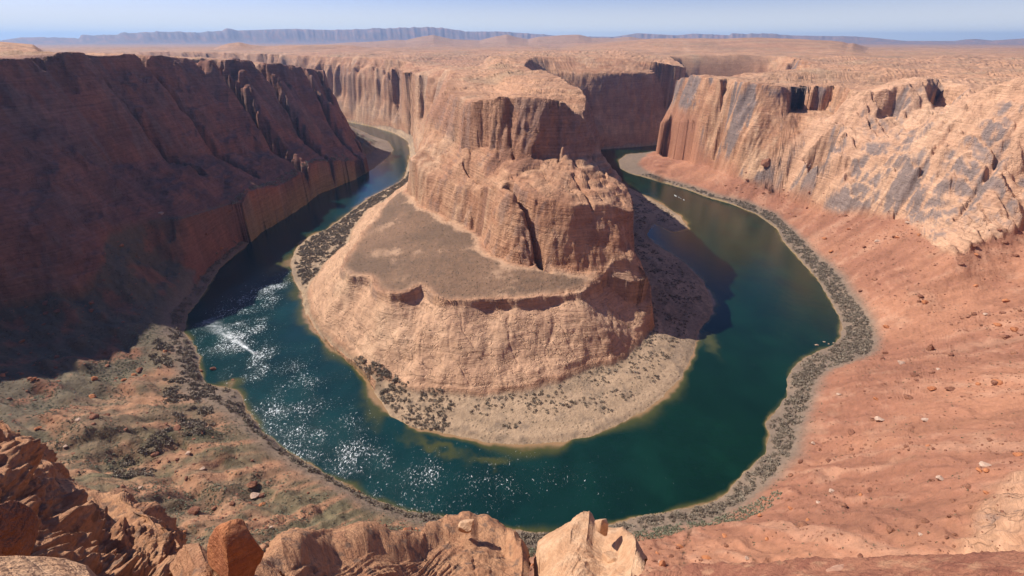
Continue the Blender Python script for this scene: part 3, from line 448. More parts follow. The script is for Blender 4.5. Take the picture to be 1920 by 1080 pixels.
def land_material():
    t = NT("canyon_land"); geo = t.n("ShaderNodeNewGeometry"); P = geo.outputs['Position']
    ca = t.n("ShaderNodeAttribute", attribute_name="land_colour"); ma = t.n("ShaderNodeAttribute", attribute_name="land_mask")
    sep = t.n("ShaderNodeSeparateColor"); t.l(ma.outputs[0], sep.inputs[0]); rk, vr, sc = sep.outputs[0], sep.outputs[1], sep.outputs[2]
    big = t.noise(P, .035, 5, .6); mid = t.noise(P, .25, 5, .62); fine = t.noise(P, 1.4, 3, .6)
    strat = t.noise(t.scale(P, (.02, .02, .55)), 1.0, 5, .65, .6)
    v = t.math('ADD', t.math('MULTIPLY', t.math('SUBTRACT', mid, .5), .75), t.math('MULTIPLY', t.math('SUBTRACT', fine, .5), .35))
    v = t.math('ADD', v, t.math('MULTIPLY', t.math('SUBTRACT', big, .5), .35))
    v = t.math('ADD', v, t.math('MULTIPLY', t.math('MULTIPLY', t.math('SUBTRACT', strat, .5), 1.05), rk))
    v = t.math('ADD', v, 1.0)
    vc = t.n("ShaderNodeCombineColor"); [t.l(v, vc.inputs[i]) for i in range(3)]
    c = t.mix(1.0, ca.outputs[0], vc.outputs[0], 'MULTIPLY')
    # scattered scrub seen from far off: small dark olive spots
    vo = t.n("ShaderNodeTexVoronoi"); vo.inputs['Scale'].default_value = .28; t.l(P, vo.inputs['Vector'])
    spot = t.math('SUBTRACT', 1.0, t.ramp(vo.outputs['Distance'], .18, .34))
    pres = t.ramp(t.noise(P, .06, 3), .42, .58)
    spot = t.math('MULTIPLY', t.math('MULTIPLY', spot, pres), t.math('MULTIPLY', sc, 1.0, True))
    c = t.mix(t.math('MULTIPLY', spot, .8), c, (.075, .07, .045))
    t.l(c, t.b.inputs['Base Color']); t.b.inputs['Roughness'].default_value = .92; t.b.inputs['Specular IOR Level'].default_value = .15
    h = t.math('ADD', t.math('MULTIPLY', mid, 1.7), t.math('MULTIPLY', fine, .6))
    h = t.math('ADD', h, t.math('MULTIPLY', t.math('MULTIPLY', strat, 2.2), rk))
    cr = t.n("ShaderNodeTexVoronoi"); cr.feature = 'DISTANCE_TO_EDGE'; cr.inputs['Scale'].default_value = .03
    wv = t.n("ShaderNodeVectorMath"); wv.operation = 'ADD'; t.l(P, wv.inputs[0])
    wn = t.n("ShaderNodeTexNoise"); wn.inputs['Scale'].default_value = .1; t.l(P, wn.inputs['Vector'])
    ws = t.n("ShaderNodeVectorMath"); ws.operation = 'SCALE'; t.l(wn.outputs['Color'], ws.inputs[0]); ws.inputs['Scale'].default_value = 40
    t.l(ws.outputs[0], wv.inputs[1]); t.l(wv.outputs[0], cr.inputs['Vector'])
    crk = t.ramp(cr.outputs['Distance'], 0, .035)
    h = t.math('ADD', h, t.math('MULTIPLY', t.math('MULTIPLY', crk, 1.0), rk))
    h = t.math('SUBTRACT', h, t.math('MULTIPLY', spot, -1.2))
    b = t.n("ShaderNodeBump"); b.inputs['Strength'].default_value = .8; b.inputs['Distance'].default_value = .9
    t.l(h, b.inputs['Height']); t.l(b.outputs[0], t.b.inputs['Normal'])
    return t.m
LAND = land_material()
mid_ = lambda A: (A[:-1, :-1] + A[1:, 1:]) / 2
fx, fy = mid_(XX), mid_(YY); fB = ISB[:-1, :-1]; fr_ = mid_(rad); frock = mid_(rock); fplat = mid_(plat)
wetf = wet[:-1, :-1] & wet[1:, 1:]
reg = np.full(fx.shape, 5)                                        # plateau
reg[(~fB) & (fplat < .5)] = 2                                     # canyon wall, near side
reg[fB & (fplat < .5)] = 3                                        # canyon wall, far side
reg[fB & (np.abs(fx) < 330) & (fy < 1150) & (fr_ < 1150) & (frock > .5)] = 1           # the butte
reg[(frock < .5) & (fr_ < 2600)] = 4                              # banks and talus
reg[wetf] = 0
nf = np.stack([NX, NY, NZ], -1).reshape(-1, 3)
for k, nm in enumerate(['riverbed', 'butte', 'canyon_wall', 'canyon_wall', 'riverbank', 'plateau']):
    me, used = grid_mesh(nm, XX, YY, ZZ, reg == k)
    col_attr(me, 'land_colour', LANDC.reshape(-1, 3)[used]); col_attr(me, 'land_mask', LANDM.reshape(-1, 3)[used])
    me.normals_split_custom_set_from_vertices(nf[used])
    link(me, nm, LAND, kind='structure')
# ------------------------------------------------------------------ river
def blob(x, y, cx, cy, rx, ry, rot=0):
    c_, s_ = math.cos(rot), math.sin(rot); u = (x - cx) * c_ + (y - cy) * s_; v = -(x - cx) * s_ + (y - cy) * c_
    return np.exp(-((u / rx) ** 2 + (v / ry) ** 2))
waz = np.radians(np.linspace(-52, 50, int(NC * .75))).astype(np.float32)
wr = 1 / np.linspace(1 / 170.0, 1 / 3200.0, int(NR * .8))
WA, WR = np.meshgrid(waz, wr, indexing='ij')
WX = (np.sin(WA) * WR).astype(np.float32); WY = (np.cos(WA) * WR).astype(np.float32)
_, wf, _ = terrain(WX, WY)
db, do_ = -wf[..., 0], -wf[..., 14]
inside = (db > -6) & (do_ > -6)
wn = fb2(WX, WY, 40, 4, 80); wn2 = fb2(WX, WY, 14, 3, 82)
sh = np.maximum(np.exp(-np.maximum(db + 6 * wn, 0) / (2.2 + 8 * ss(-.5, .5, fb2(WX, WY, 90, 3, 83)))), np.exp(-np.maximum(do_ + 3 * wn, 0) / (1.2 + 4 * ss(-.3, .6, fb2(WX, WY, 70, 3, 84)))) * .85)
for (cx, cy, rx, ry, ro, am) in SHOALS: sh = np.maximum(sh, am * blob(WX + 10 * wn, WY + 10 * wn2, cx, cy, rx, ry, ro))
dep = np.clip(1 - sh, 0, 1)[..., None]
deep = lerp(C(.004, .025, .023), C(.0025, .018, .009), ss(-100, 200, WX)[..., None]) * (1 + .3 * wn[..., None] + .22 * ss(.1, .5, fb2(WX, WY, 55, 4, 88))[..., None])
wc = lerp(C(.28, .165, .08), C(.055, .058, .018), ss(.0, .45, dep)); wc = lerp(wc, deep, ss(.40, .9, dep))
foam = np.zeros_like(WX); rough = np.zeros_like(WX)
for (x0, y0, x1, y1, w0, w1, am) in WAKES:
    ex, ey = x1 - x0, y1 - y0; L_ = math.hypot(ex, ey); u = ((WX - x0) * ex + (WY - y0) * ey) / L_; v = np.abs((WX - x0) * ey - (WY - y0) * ex) / L_
    t = np.clip(u / L_, 0, 1); ww = lerp(w0, w1, t)
    foam = np.maximum(foam, am * np.exp(-(v / ww) ** 2) * (u > -1) * (u < L_) * (1 - t * .6))
for (cx, cy, rx, ry, ro, am) in RIPPLES: rough = np.maximum(rough, am * blob(WX, WY, cx, cy, rx, ry, ro))
foam = np.clip(foam * (.75 + 1.3 * fb2(WX, WY, 4, 3, 85)), 0, 1)
rough = np.clip(rough * (1 + .8 * fb2(WX, WY, 30, 3, 86)), 0, 1.5)
me, used = grid_mesh('river', WX, WY, 0 * WX + 0.0, inside[:-1, :-1] | inside[1:, 1:])
col_attr(me, 'water_colour', wc.reshape(-1, 3)[used]); col_attr(me, 'water_mask', np.stack([foam, rough, 0 * foam], -1).reshape(-1, 3)[used])
GLR, GLC = 0.6, 0.13
t = NT("river_water"); P = t.n("ShaderNodeNewGeometry").outputs['Position']
ca = t.n("ShaderNodeAttribute", attribute_name="water_colour"); ma = t.n("ShaderNodeAttribute", attribute_name="water_mask")
sep = t.n("ShaderNodeSeparateColor"); t.l(ma.outputs[0], sep.inputs[0])
w1 = t.noise(P, .55, 3, .6, .3); w2 = t.noise(P, .11, 3, .55, .5); w3 = t.noise(P, 1.6, 2, .6)
hh = t.math('ADD', t.math('MULTIPLY', w1, 1.0), t.math('ADD', t.math('MULTIPLY', w2, .8), t.math('MULTIPLY', w3, .35)))
hh = t.math('MULTIPLY', hh, t.math('ADD', t.math('MULTIPLY', sep.outputs[1], GLR), GLC))
b = t.n("ShaderNodeBump"); b.inputs['Strength'].default_value = 1.0; b.inputs['Distance'].default_value = 1.0
t.l(hh, b.inputs['Height']); t.l(b.outputs[0], t.b.inputs['Normal'])
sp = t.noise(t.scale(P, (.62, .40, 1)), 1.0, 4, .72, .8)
glint = t.ramp(t.math('ADD', sp, t.math('MULTIPLY', t.math('SUBTRACT', sep.outputs[1], 1.0), .22)), .50, .60)      # sun glitter on rippled water, painted as white specks in the colour
c = t.mix(t.math('MAXIMUM', sep.outputs[0], t.math('MULTIPLY', glint, .85)), ca.outputs[0], (.80, .83, .82)); t.l(c, t.b.inputs['Base Color'])
t.l(t.math('ADD', t.math('ADD', t.math('MULTIPLY', sep.outputs[0], .5), .07), t.math('MULTIPLY', sep.outputs[1], .08)), t.b.inputs['Roughness']); t.b.inputs['IOR'].default_value = 1.333
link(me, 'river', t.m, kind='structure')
# ------------------------------------------------------------------ the air
hb = raw_mesh('haze', np.array([(sx * 26000., 11000 + sy * 17000., zz) for zz in (-40., 640.) for sy in (-1, 1) for sx in (-1, 1)]), np.array([(0, 2, 3, 1), (4, 5, 7, 6), (0, 1, 5, 4), (2, 6, 7, 3), (0, 4, 6, 2), (1, 3, 7, 5)]))
t = NT("haze_air"); t.t.nodes.remove(t.b)
pv = t.n("ShaderNodeVolumePrincipled"); pv.inputs['Density'].default_value = 3.4e-5; pv.inputs['Color'].default_value = (.34, .60, 1, 1); pv.inputs['Anisotropy'].default_value = .2
t.l(pv.outputs[0], t.t.nodes["Material Output"].inputs['Volume'])
hz_o = link(hb, 'haze', t.m, kind='stuff')
# ------------------------------------------------------------------ materials of loose things
def rock_material(name, ca, cb, sc=1.0, var=None, bump=.25):
    t = NT(name); P = t.n("ShaderNodeNewGeometry").outputs['Position']
    a = t.noise(P, .5 * sc, 5, .6); b_ = t.noise(P, 3.0 * sc, 5, .62); s_ = t.noise(t.scale(P, (.3 * sc, .3 * sc, 3.0 * sc)), 1.0, 4, .6, .5)
    f = t.math('ADD', t.math('MULTIPLY', a, .6), t.math('MULTIPLY', s_, .4)); c = t.mix(t.ramp(f, .38, .62), ca, cb)
    if var: c = t.mix(t.ramp(t.noise(P, .9 * sc, 4), .52, .66), c, var)
    v = t.math('ADD', t.math('MULTIPLY', b_, .7), .65); vc = t.n("ShaderNodeCombineColor"); [t.l(v, vc.inputs[i]) for i in range(3)]
    c = t.mix(1.0, c, vc.outputs[0], 'MULTIPLY'); t.l(c, t.b.inputs['Base Color']); t.b.inputs['Roughness'].default_value = .9; t.b.inputs['Specular IOR Level'].default_value = .15
    h = t.math('ADD', t.math('MULTIPLY', b_, 1.0), t.math('MULTIPLY', t.math('ADD', a, s_), 1.2))
    h = t.math('ADD', h, t.math('MULTIPLY', t.noise(P, 11 * sc, 4, .65), .45))
    b = t.n("ShaderNodeBump"); b.inputs['Strength'].default_value = .9; b.inputs['Distance'].default_value = bump / sc
    t.l(h, b.inputs['Height']); t.l(b.outputs[0], t.b.inputs['Normal']); return t.m
M_ledge = rock_material("rim_sandstone", (.52, .27, .14), (.40, .19, .10), .8, (.24, .14, .09), .35)
M_pale = rock_material("pale_sandstone", (.62, .38, .22), (.50, .27, .145), .8)
M_orange = rock_material("orange_sandstone", (.50, .20, .085), (.38, .14, .065), 1.0)
M_red = rock_material("red_rock", (.36, .165, .095), (.24, .10, .062), .35, None, .5)
M_white = rock_material("bleached_rock", (.54, .37, .27), (.42, .27, .19), .5)
M_pebble = rock_material("pale_pebble", (.50, .30, .20), (.38, .20, .13), 5.0, None, .1)
M_gravel = rock_material("red_gravel", (.36, .155, .09), (.25, .095, .06), 4.0, (.42, .21, .12))
def plain(name, c, rough=.5, var=.25):
    t = NT(name); P = t.n("ShaderNodeTexCoord").outputs['Object']
    f = t.noise(P, 1.3, 3); t.l(t.mix(f, [v * (1 - var) for v in c], [v * (1 + var) for v in c]), t.b.inputs['Base Color']); t.b.inputs['Roughness'].default_value = rough
    return t.m
def lab(o, label, cat, group=None):
    o['label'] = label; o['category'] = cat
    if group: o['group'] = group
    return o
# ------------------------------------------------------------------ sandstone ledges of the near rim
def ledge(idx, S, F, nu, nv, back, amp, mat, name, label, cell=2.2, rib=0.0, dome=1.0):
    S = np.array(S, float); Fp = np.array(F, float)
    if len(Fp) != len(S): Fp = np.stack([np.interp(np.linspace(0, 1, len(S)), np.linspace(0, 1, len(Fp)), Fp[:, i]) for i in range(3)], 1)
    L_ = np.concatenate([[0], np.cumsum(np.linalg.norm(np.diff(S, axis=0), axis=1))]); L_ /= L_[-1]
    u = np.linspace(0, 1, nu); s = np.stack([np.interp(u, L_, S[:, i]) for i in range(3)], 1); f = np.stack([np.interp(u, L_, Fp[:, i]) for i in range(3)], 1)
    for _ in range(3): f[1:-1] = (f[:-2] + f[1:-1] + f[2:]) / 3
    v = np.concatenate([np.linspace(0, 1, nv), 1 + np.linspace(0, 1, nv // 3)[1:]])
    U, V = np.meshgrid(np.arange(nu), v, indexing='ij')
    sv, fv = s[U], f[U]; t = np.clip(V, 0, 1)[..., None]; out = sv[..., :2] / np.linalg.norm(sv[..., :2], axis=-1, keepdims=True)
    sm = s.copy(); kk_ = int((nu / 14) ** 2)
    for _ in range(kk_): sm[1:-1] = (sm[:-2] + sm[1:-1] * 2 + sm[2:]) / 4
    p = lerp(fv, sm[U], t) + (sv - sm[U]) * t ** 14; bulge = np.sin(np.pi * t[..., 0]) * np.linalg.norm(sv - fv, axis=-1) * .05
    p[..., 2] -= bulge
    b = np.clip(V - 1, 0, 1); p[..., :2] += out * (b ** .6 * back * .30)[..., None]; p[..., 2] -= (b ** 1.5) * back
    d = np.linalg.norm(p - np.array([0, 0, EYE]), axis=-1)
    nx, ny, nz = grid_normals(p[..., 0], p[..., 1], p[..., 2])
    x, y, z = [p[..., i].astype(np.float32) for i in range(3)]
    a, b2, cid = vor(x / cell + .4 * fb3(x, y, z, cell, 2, idx), (y + z * .8) / cell + .4 * fb3(x, y, z, cell, 2, idx + 1), idx)
    e = b2 - a
    h = amp * (1.0 * fb3(x, y, z, cell * 2.5, 4, 90 + idx) + dome * (.7 * (np.minimum(e * 1.7, 1) ** .5 - .8) + .5 * (cid - .5)) + .4 * fb3(x, y, z, cell * .5, 4, 95, 1.0, .6) + .35 * (np.abs(fb3(x, y, z, cell * .9, 3, 97, 2.2)) - .2))
    if rib: q_ = U / nu; h = h + rib * (np.abs(fb2(q_ * 3.0 + V * 1.2, V * 7 - q_ * 7, 1.0, 5, idx)) - .25) * 2 + rib * .4 * (np.abs(fb2(q_ * 8.0, V * 22 - q_ * 20, 1.0, 3, idx + 3)) - .25)
    edge = ss(0, .10, np.minimum(U / (nu - 1), 1 - U / (nu - 1)) + .04)
    h = h * (1 - .72 * np.exp(-((V - 1) / .14) ** 2)) - .35 * amp * np.exp(-((V - 1) / .2) ** 2)
    P3 = p + np.stack([nx, ny, nz], -1) * h[..., None]
    me, _ = grid_mesh(name, P3[..., 0], P3[..., 1], P3[..., 2])
    q = np.zeros(len(me.polygons) * 4, np.int32)
    return lab(link(me, name, mat), label, 'rock outcrop')
LS = {l[0]: l for l in LEDGES}
ledge(1, *LS['left'][1:], 420, 300, 110, 1.5, M_ledge, 'rock_outcrop', 'big ribbed brown sandstone outcrop sloping down across the bottom left corner', 6.0, 2.6, .3)
ledge(2, *LS['slab'][1:], 120, 60, 6, .10, M_pale, 'rock_slab', 'pale flat sandstone slab in the very bottom left corner under the ribbed outcrop', 1.8)
ledge(3, *LS['boulder base'][1:], 160, 90, 30, .35, M_ledge, 'rock_ledge', 'low orange rock ledge directly under the upright shield-shaped boulder', 1.6)
ledge(4, *LS['knobby'][1:], 420, 200, 70, .6, M_ledge, 'rock_outcrop', 'knobby jointed orange sandstone outcrop at the bottom edge, left of centre, with a small peak', 3.2, 0.5, .55)
ledge(5, *LS['pale dome'][1:], 260, 180, 70, .55, M_pale, 'rock_dome', 'pale smooth sandstone dome at the bottom edge with a round boulder balanced on its shoulder', 3.6, .2, .5)
ledge(6, *LS['gravel ledge'][1:], 500, 120, 5, .07, M_gravel, 'gravel_ledge', 'strip of red gravelly rim along the bottom right edge', .16, 0, 1.3)
# ------------------------------------------------------------------ boulders
def ico(n):
    import bmesh
    bm = bmesh.new(); bmesh.ops.create_icosphere(bm, subdivisions=n, radius=1.0)
    v = np.array([x.co[:] for x in bm.verts], np.float32); f = np.array([[q.index for q in x.verts] for x in bm.faces], np.int32); bm.free(); return v, f
ICO = {n: ico(n) for n in (1, 2, 3, 5)}
def rock_pts(seed, n, cuts=9, rough=.06, sq=(1, 1, .75), lo=.5):
    R_ = np.random.RandomState(seed); v, f = ICO[n]; v = v.copy()
    for _ in range(cuts):
        d = R_.normal(size=3); d /= np.linalg.norm(d); o = R_.uniform(lo, .8); k = v @ d
        v = v - np.maximum(k - o, 0)[:, None] * d * .97
    v = v * (1 + rough * fb3(v[:, 0] + seed, v[:, 1], v[:, 2], .6, 4, seed % 9))[:, None]
    return v * np.array(sq), f
def flat(me): me.polygons.foreach_set('use_smooth', np.zeros(len(me.polygons), bool)); return me
def boulder(name, loc, size, seed, mat, label, sq=(1, 1, .75), n=5, rot=0, cuts=9, rough=.06, grp=None, tilt=0, cat='boulder', prof=None):
    v, f = rock_pts(seed, n, cuts, rough, sq)
    if prof: v = prof(v)
    me = raw_mesh(name, v * size / 2, f)
    if n < 4: flat(me)
    o = link(me, name, mat); o.location = loc; o.rotation_euler = (tilt, 0, rot); return lab(o, label, cat, grp)
N_ = NEAR_ROCKS
def shield(v):
    v = v.copy(); k = (v[:, 2] + 1) / 2; v[:, 0] *= 1.12 - .62 * np.clip(k, 0, 1.2) ** 2.2; v[:, 0] += .12 * k; return v
boulder('boulder', (N_['shield'][0], N_['shield'][1], N_['shield'][2] - .25), 4.1, 8, M_orange, 'upright orange shield-shaped boulder standing on the rim ledge at bottom left', (1, .62, 1.08), prof=shield, rot=-.4, cuts=14, rough=.09)
boulder('boulder', (N_['pinnacle'][0], N_['pinnacle'][1] + .4, N_['pinnacle'][2] + .35), 2.9, 12, M_pale, 'rounded orange boulder balanced on the pale dome at the bottom edge', (.72, .75, 1.05), cuts=9, rough=.05)
boulder('boulder', (N_['pinnacle_left'][0], N_['pinnacle_left'][1], N_['pinnacle_left'][2] - .3), 2.3, 21, M_pale, 'small pale tilted block forming the peak of the knobby outcrop', (1, .8, .8), rot=.5, tilt=.4)
boulder('boulder', (N_['knob'][0], N_['knob'][1], N_['knob'][2] - .6), 2.6, 31, M_pale, 'squat pale block just below the balanced boulder', (1, .9, .8), rot=.3)
boulder('boulder', N_['dark'], 2.0, 44, M_red, 'dark shaded red boulder cut off by the left edge of the picture', (.55, .8, 1.1), rot=.2)
boulder('boulder', (N_['pale'][0], N_['pale'][1] + .05, N_['pale'][2] - .13), .24, 51, M_pebble, 'pale pinkish rock half buried in the red gravel rim at bottom right', (1.6, .8, .5), cuts=12, rough=.1)
def ground(x, y): return height(np.atleast_1d(np.float32(x)), np.atleast_1d(np.float32(y)))[0]
for k, nm, lb, mt, sq in (
    ('tri', 'boulder', 'big dark triangular boulder standing alone on the smooth red slope at right', M_red, (.8, .8, 1.15)), ('orange', 'boulder', 'rounded orange boulder beside the sage patch at bottom right', M_orange, (1.1, .9, .8)),
    ('riv1', 'boulder', 'largest brown boulder standing in the shallow water off the left bank', M_red, (1.1, .8, .75)), ('riv2', 'boulder', 'brown boulder in the shallows, just left of the largest one', M_red, (1.1, .8, .7)),
    ('riv3', 'boulder', 'small dark boulder in the shallows below the two larger ones', M_red, (1, .8, .6)), ('riv4', 'boulder', 'flat dark boulder in the river right of the other shallow-water boulders', M_red, (1.3, .7, .5)),
    ('riv5', 'boulder', 'smallest boulder at the left water edge above the others', M_red, (1, .8, .6)), ('wh1', 'boulder', 'flat pinkish rock furthest out in the green water off the right bank', M_white, (1.5, .8, .5)),
    ('wh2', 'boulder', 'pale rock in the green water off the right bank, topmost of four', M_white, (1.2, .8, .5)), ('wh3', 'boulder', 'small pale rock in the green water near the right bank, third from left', M_white, (1, .8, .6)),
    ('wh4', 'boulder', 'small pale rock touching the right bank beside three others in water', M_white, (1, .8, .6)), ('slab', 'boulder', 'flat pale slab lying on the red slope at lower right', M_white, (1.2, .9, .25)),
    ('redbig', 'rock_tower', 'dark red rock tower in front of the alcoved cliff at upper right', M_red, (1, .9, 1.0)), ('nb1', 'boulder', 'orange boulder at the near left water edge', M_orange, (1, .9, .8)), ('nb2', 'boulder', 'smaller pale rock beside the orange boulder at the near left water edge', M_white, (1.2, .8, .5))):
    x, y, s_ = FAR_ROCKS[k]; g = max(float(ground(x, y)[0]), 0); seed = sum(map(ord, k)) * 3
    prof = None
    if k == 'tri':
        def prof(v): v = v.copy(); v[:, :2] *= (1.15 - .75 * np.clip((v[:, 2:3] + .9) / 2, 0, 1)); return v
    boulder(nm, (x, y, g + s_ * .5 * sq[2] * .35), s_, seed, mt, lb, sq, n=3, rot=seed % 6, prof=prof)
# ------------------------------------------------------------------ scatter helpers
RS = np.random.RandomState(3)
def inpoly(x, y, poly):
    ins = np.zeros(x.shape, bool); q = list(poly)
    for (x0, y0), (x1, y1) in zip(q, q[1:] + q[:1]):
        if y0 == y1: continue
        ins ^= ((y0 > y) != (y1 > y)) & (x < (x1 - x0) * (y - y0) / (y1 - y0) + x0)
    return ins
def polar(n, a0, a1, r0, r1):
    a = np.radians(RS.uniform(a0, a1, n)); r = np.sqrt(RS.uniform(r0 * r0, r1 * r1, n)); return (np.sin(a) * r).astype(np.float32), (np.cos(a) * r).astype(np.float32)
def inview(x, y, z):
    a = math.radians(27.1); dz_ = z - EYE; dp = y * math.cos(a) - dz_ * math.sin(a); up = dz_ * math.cos(a) + y * math.sin(a)
    px = x / np.maximum(dp, .1) * 907; py = up / np.maximum(dp, .1) * 907
    return (dp > 1) & (np.abs(px) < 1000) & (np.abs(py) < 570)
def merged(name, protos, x, y, z, s_, which, mats, smooth_=False, zs=1.0):
    cos, fs, mi = [], [], []; off = 0
    for k, (v, f) in enumerate(protos):
        m_ = which == k; n = int(m_.sum())
        if not n: continue
        a = RS.uniform(0, 6.28, n); c_, s2 = np.cos(a), np.sin(a)
        vx = v[None, :, 0] * c_[:, None] - v[None, :, 1] * s2[:, None]; vy = v[None, :, 0] * s2[:, None] + v[None, :, 1] * c_[:, None]
        vz = np.repeat(v[None, :, 2], n, 0) * zs
        co = np.stack([vx, vy, vz], -1) * s_[m_][:, None, None] + np.stack([x[m_], y[m_], z[m_]], -1)[:, None]
        cos.append(co.reshape(-1, 3)); fs.append((f[None] + (np.arange(n) * len(v))[:, None, None]).reshape(-1, f.shape[1]) + off); off += n * len(v)
    me = raw_mesh(name, np.concatenate(cos), np.concatenate(fs))
    if not smooth_: flat(me)
    return link(me, name, mats, kind='stuff')
# loose boulders and rubble on the talus
x, y = polar(200000, -58, 58, 150, 1150)
z, f, isb, kk = height(x, y)
pr = kk['tal'] * np.clip(.12 + 1.3 * fb2(x, y, 55, 3, 71) + .8 * kk['rill'], 0, 1) ** 1.4 * lerp(1.0, .5, ss(0, -200, x)) + .12 * kk['tal']
pr = pr + ((~isb) & (np.abs(f[..., 18]) < 10)) * .35
ok = (RS.rand(len(x)) < pr * .8) & (~isb) & inview(x, y, z); x, y, z = x[ok], y[ok], z[ok]
size = np.clip(.8 * RS.pareto(2.2, len(x)) + .7, 0, 7.5)
r = np.hypot(np.hypot(x, y), z - EYE); order = np.argsort(-size / r)
protoR = [rock_pts(100 + i, 2, 8, .08, (1.1, .9, .62)) for i in range(8)]
meshR = []
for i, (v, f_) in enumerate(protoR):
    me = flat(raw_mesh('boulder', v * .5, f_)); me.materials.append([M_red, M_red, M_orange, M_red, M_white, M_red, M_red, M_orange][i]); meshR.append(me)
for i in order[:290]:
    k = int(RS.randint(8)); o = bpy.data.objects.new('boulder', meshR[k]); COL.objects.link(o)
    o.location = (x[i], y[i], z[i] + size[i] * .12); o.scale = (size[i],) * 3; o.rotation_euler = (RS.uniform(-.2, .2), 0, RS.uniform(0, 6.28))
    kd = ['red-brown', 'orange', 'pale'][[0, 0, 1, 0, 2, 0, 0, 1][k]]; ar = 'left' if x[i] < 20 else ('upper' if y[i] > 520 else 'lower')
    lab(o, kd + {'left': ' boulder on the gullied brown slope left of the river', 'upper': ' boulder on the red slope under the slabbed cliff at right', 'lower': ' boulder on the broad red slope at lower right'}[ar], 'boulder', kd + ' boulders of the ' + {'left': 'left gullied slope', 'upper': 'slope under the right cliff', 'lower': 'lower right slope'}[ar])
rest = order[290:16000]
pr1 = [rock_pts(200 + i, 1, 5, .05, (1.1, .9, .6)) for i in range(4)]; pr1 = [(v * .5, f_) for v, f_ in pr1]
merged('rubble', pr1, x[rest], y[rest], z[rest], size[rest], RS.randint(0, 4, len(rest)), M_red)
# ------------------------------------------------------------------ tamarisk thickets, sage and desert scrub
def bush(seed, n, leaf, h=.8, twig=True):
    R_ = np.random.RandomState(seed); P_ = []
    d = R_.normal(size=(n, 3)); d[:, 2] = np.abs(d[:, 2]); d /= np.linalg.norm(d, axis=1, keepdims=True)
    rr = R_.uniform(.35, 1.0, n) ** .6 * (1 + .3 * np.sin(d[:, 0] * 4 + seed) * np.cos(d[:, 1] * 5)); c = d * rr[:, None] * [1, 1, h]
    t1 = R_.normal(size=(n, 3)); t1[:, 2] += .6; t1 /= np.linalg.norm(t1, axis=1, keepdims=True); t2 = np.cross(t1, R_.normal(size=(n, 3))); t2 /= np.linalg.norm(t2, axis=1, keepdims=True)
    L_ = leaf * R_.uniform(.7, 1.3, n)[:, None]; wd = L_ * .45
    v = np.stack([c - t1 * L_ - t2 * wd, c - t1 * L_ + t2 * wd, c + t1 * L_ + t2 * wd * .5, c + t1 * L_ - t2 * wd * .5], 1).reshape(-1, 3)
    return v.astype(np.float32) * .5, np.arange(n * 4).reshape(n, 4).astype(np.int32)
M_tam = plain('tamarisk_twigs', (.215, .165, .115), .9); M_tam2 = plain('tamarisk_twigs_grey', (.28, .225, .16), .9)
M_sage = plain('sage_leaves', (.20, .20, .125), .9); M_scrub = plain('scrub_leaves', (.14, .125, .07), .9)
x, y = polar(420000, -56, 56, 190, 1250)
z, f, isb, kk = height(x, y); land = ~kk['wet']; cl = fb2(x, y, 22, 3, 73)
den = np.where((~isb) & land & (f[..., 14] > 3.5) & (f[..., 16] < 1) & (y > 120), ss(-.5, .1, cl + .4 * fb2(x, y, 60, 2, 77) + .25), 0) * lerp(.8, .35, ss(900, 1200, y))
den = np.where(inpoly(x, y, BRUSH_LEFT) & land & ~isb, np.maximum(den, ss(-.15, .25, cl)), den)
den = np.where(isb & land & (f[..., 0] > 7) & (f[..., 2] < 0) & (x < -185) & (y > 480), .62 * ss(-.6, 0, cl), den)
den = np.where(isb & land & inpoly(x, y, BRUSH_MID), ss(-.3, .1, cl), den)
den = np.where(isb & land & (f[..., 2] < 0) & (f[..., 0] > 14) & (x > -110), np.maximum(den, 42 * .01 * ss(-.2, .3, cl) + .35 * ss(9, 0, -f[..., 2])), den)
ok = (RS.rand(len(x)) < den * .55) & inview(x, y, z); x, y, z, isb = x[ok], y[ok], z[ok], isb[ok]
size = RS.uniform(2.4, 6.0, len(x)) * np.where(isb & (x > -110), .62, 1)
r = np.hypot(np.hypot(x, y), z - EYE); order = np.argsort(-size / r); print('shrubs', len(x))
pb = [bush(i, 80, .20) for i in range(6)]; mB = []
for i, (v, f_) in enumerate(pb):
    me = flat(raw_mesh('shrub', v, f_)); me.materials.append(M_tam if i % 3 else M_tam2); mB.append(me)
for i in order[:290]:
    o = bpy.data.objects.new('shrub', mB[int(RS.randint(6))]); COL.objects.link(o); o.location = (x[i], y[i], z[i] - .1); s_ = float(size[i]); o.scale = (s_, s_, s_ * RS.uniform(.8, 1.15)); o.rotation_euler = (0, 0, RS.uniform(0, 6.28))
    if isb[i]: lb, gr = 'bare brown shrub on the sandy shelf below the butte', 'shrubs on the sandy shelf below the butte'
    elif x[i] < -200: lb, gr = 'bare grey-brown shrub in the thicket on the left flat below the boat', 'shrubs of the left flat'
    elif x[i] < 20: lb, gr = 'bare grey-brown shrub in the narrow belt along the near left bank', 'shrubs of the near left bank'
    elif y[i] < 235: lb, gr = 'bare grey-brown shrub between the river and the sage patch at bottom', 'shrubs beside the sage patch'
    elif y[i] < 450: lb, gr = 'bare grey-brown shrub in the right bank thicket below the pale river rocks', 'shrubs of the lower right bank'
    else: lb, gr = 'bare grey-brown shrub in the right bank thicket upstream of the pale river rocks', 'shrubs of the upper right bank'
    lab(o, lb, 'shrub', gr)
rest = order[290:14000]; wh = RS.randint(0, 6, len(rest)); pl = [bush(20 + i, 34, .30) for i in range(6)]
g1 = wh % 3 > 0
merged('thicket', pl, x[rest][g1], y[rest][g1], z[rest][g1], size[rest][g1], wh[g1], M_tam); merged('thicket', pl, x[rest][~g1], y[rest][~g1], z[rest][~g1], size[rest][~g1], wh[~g1], M_tam2)
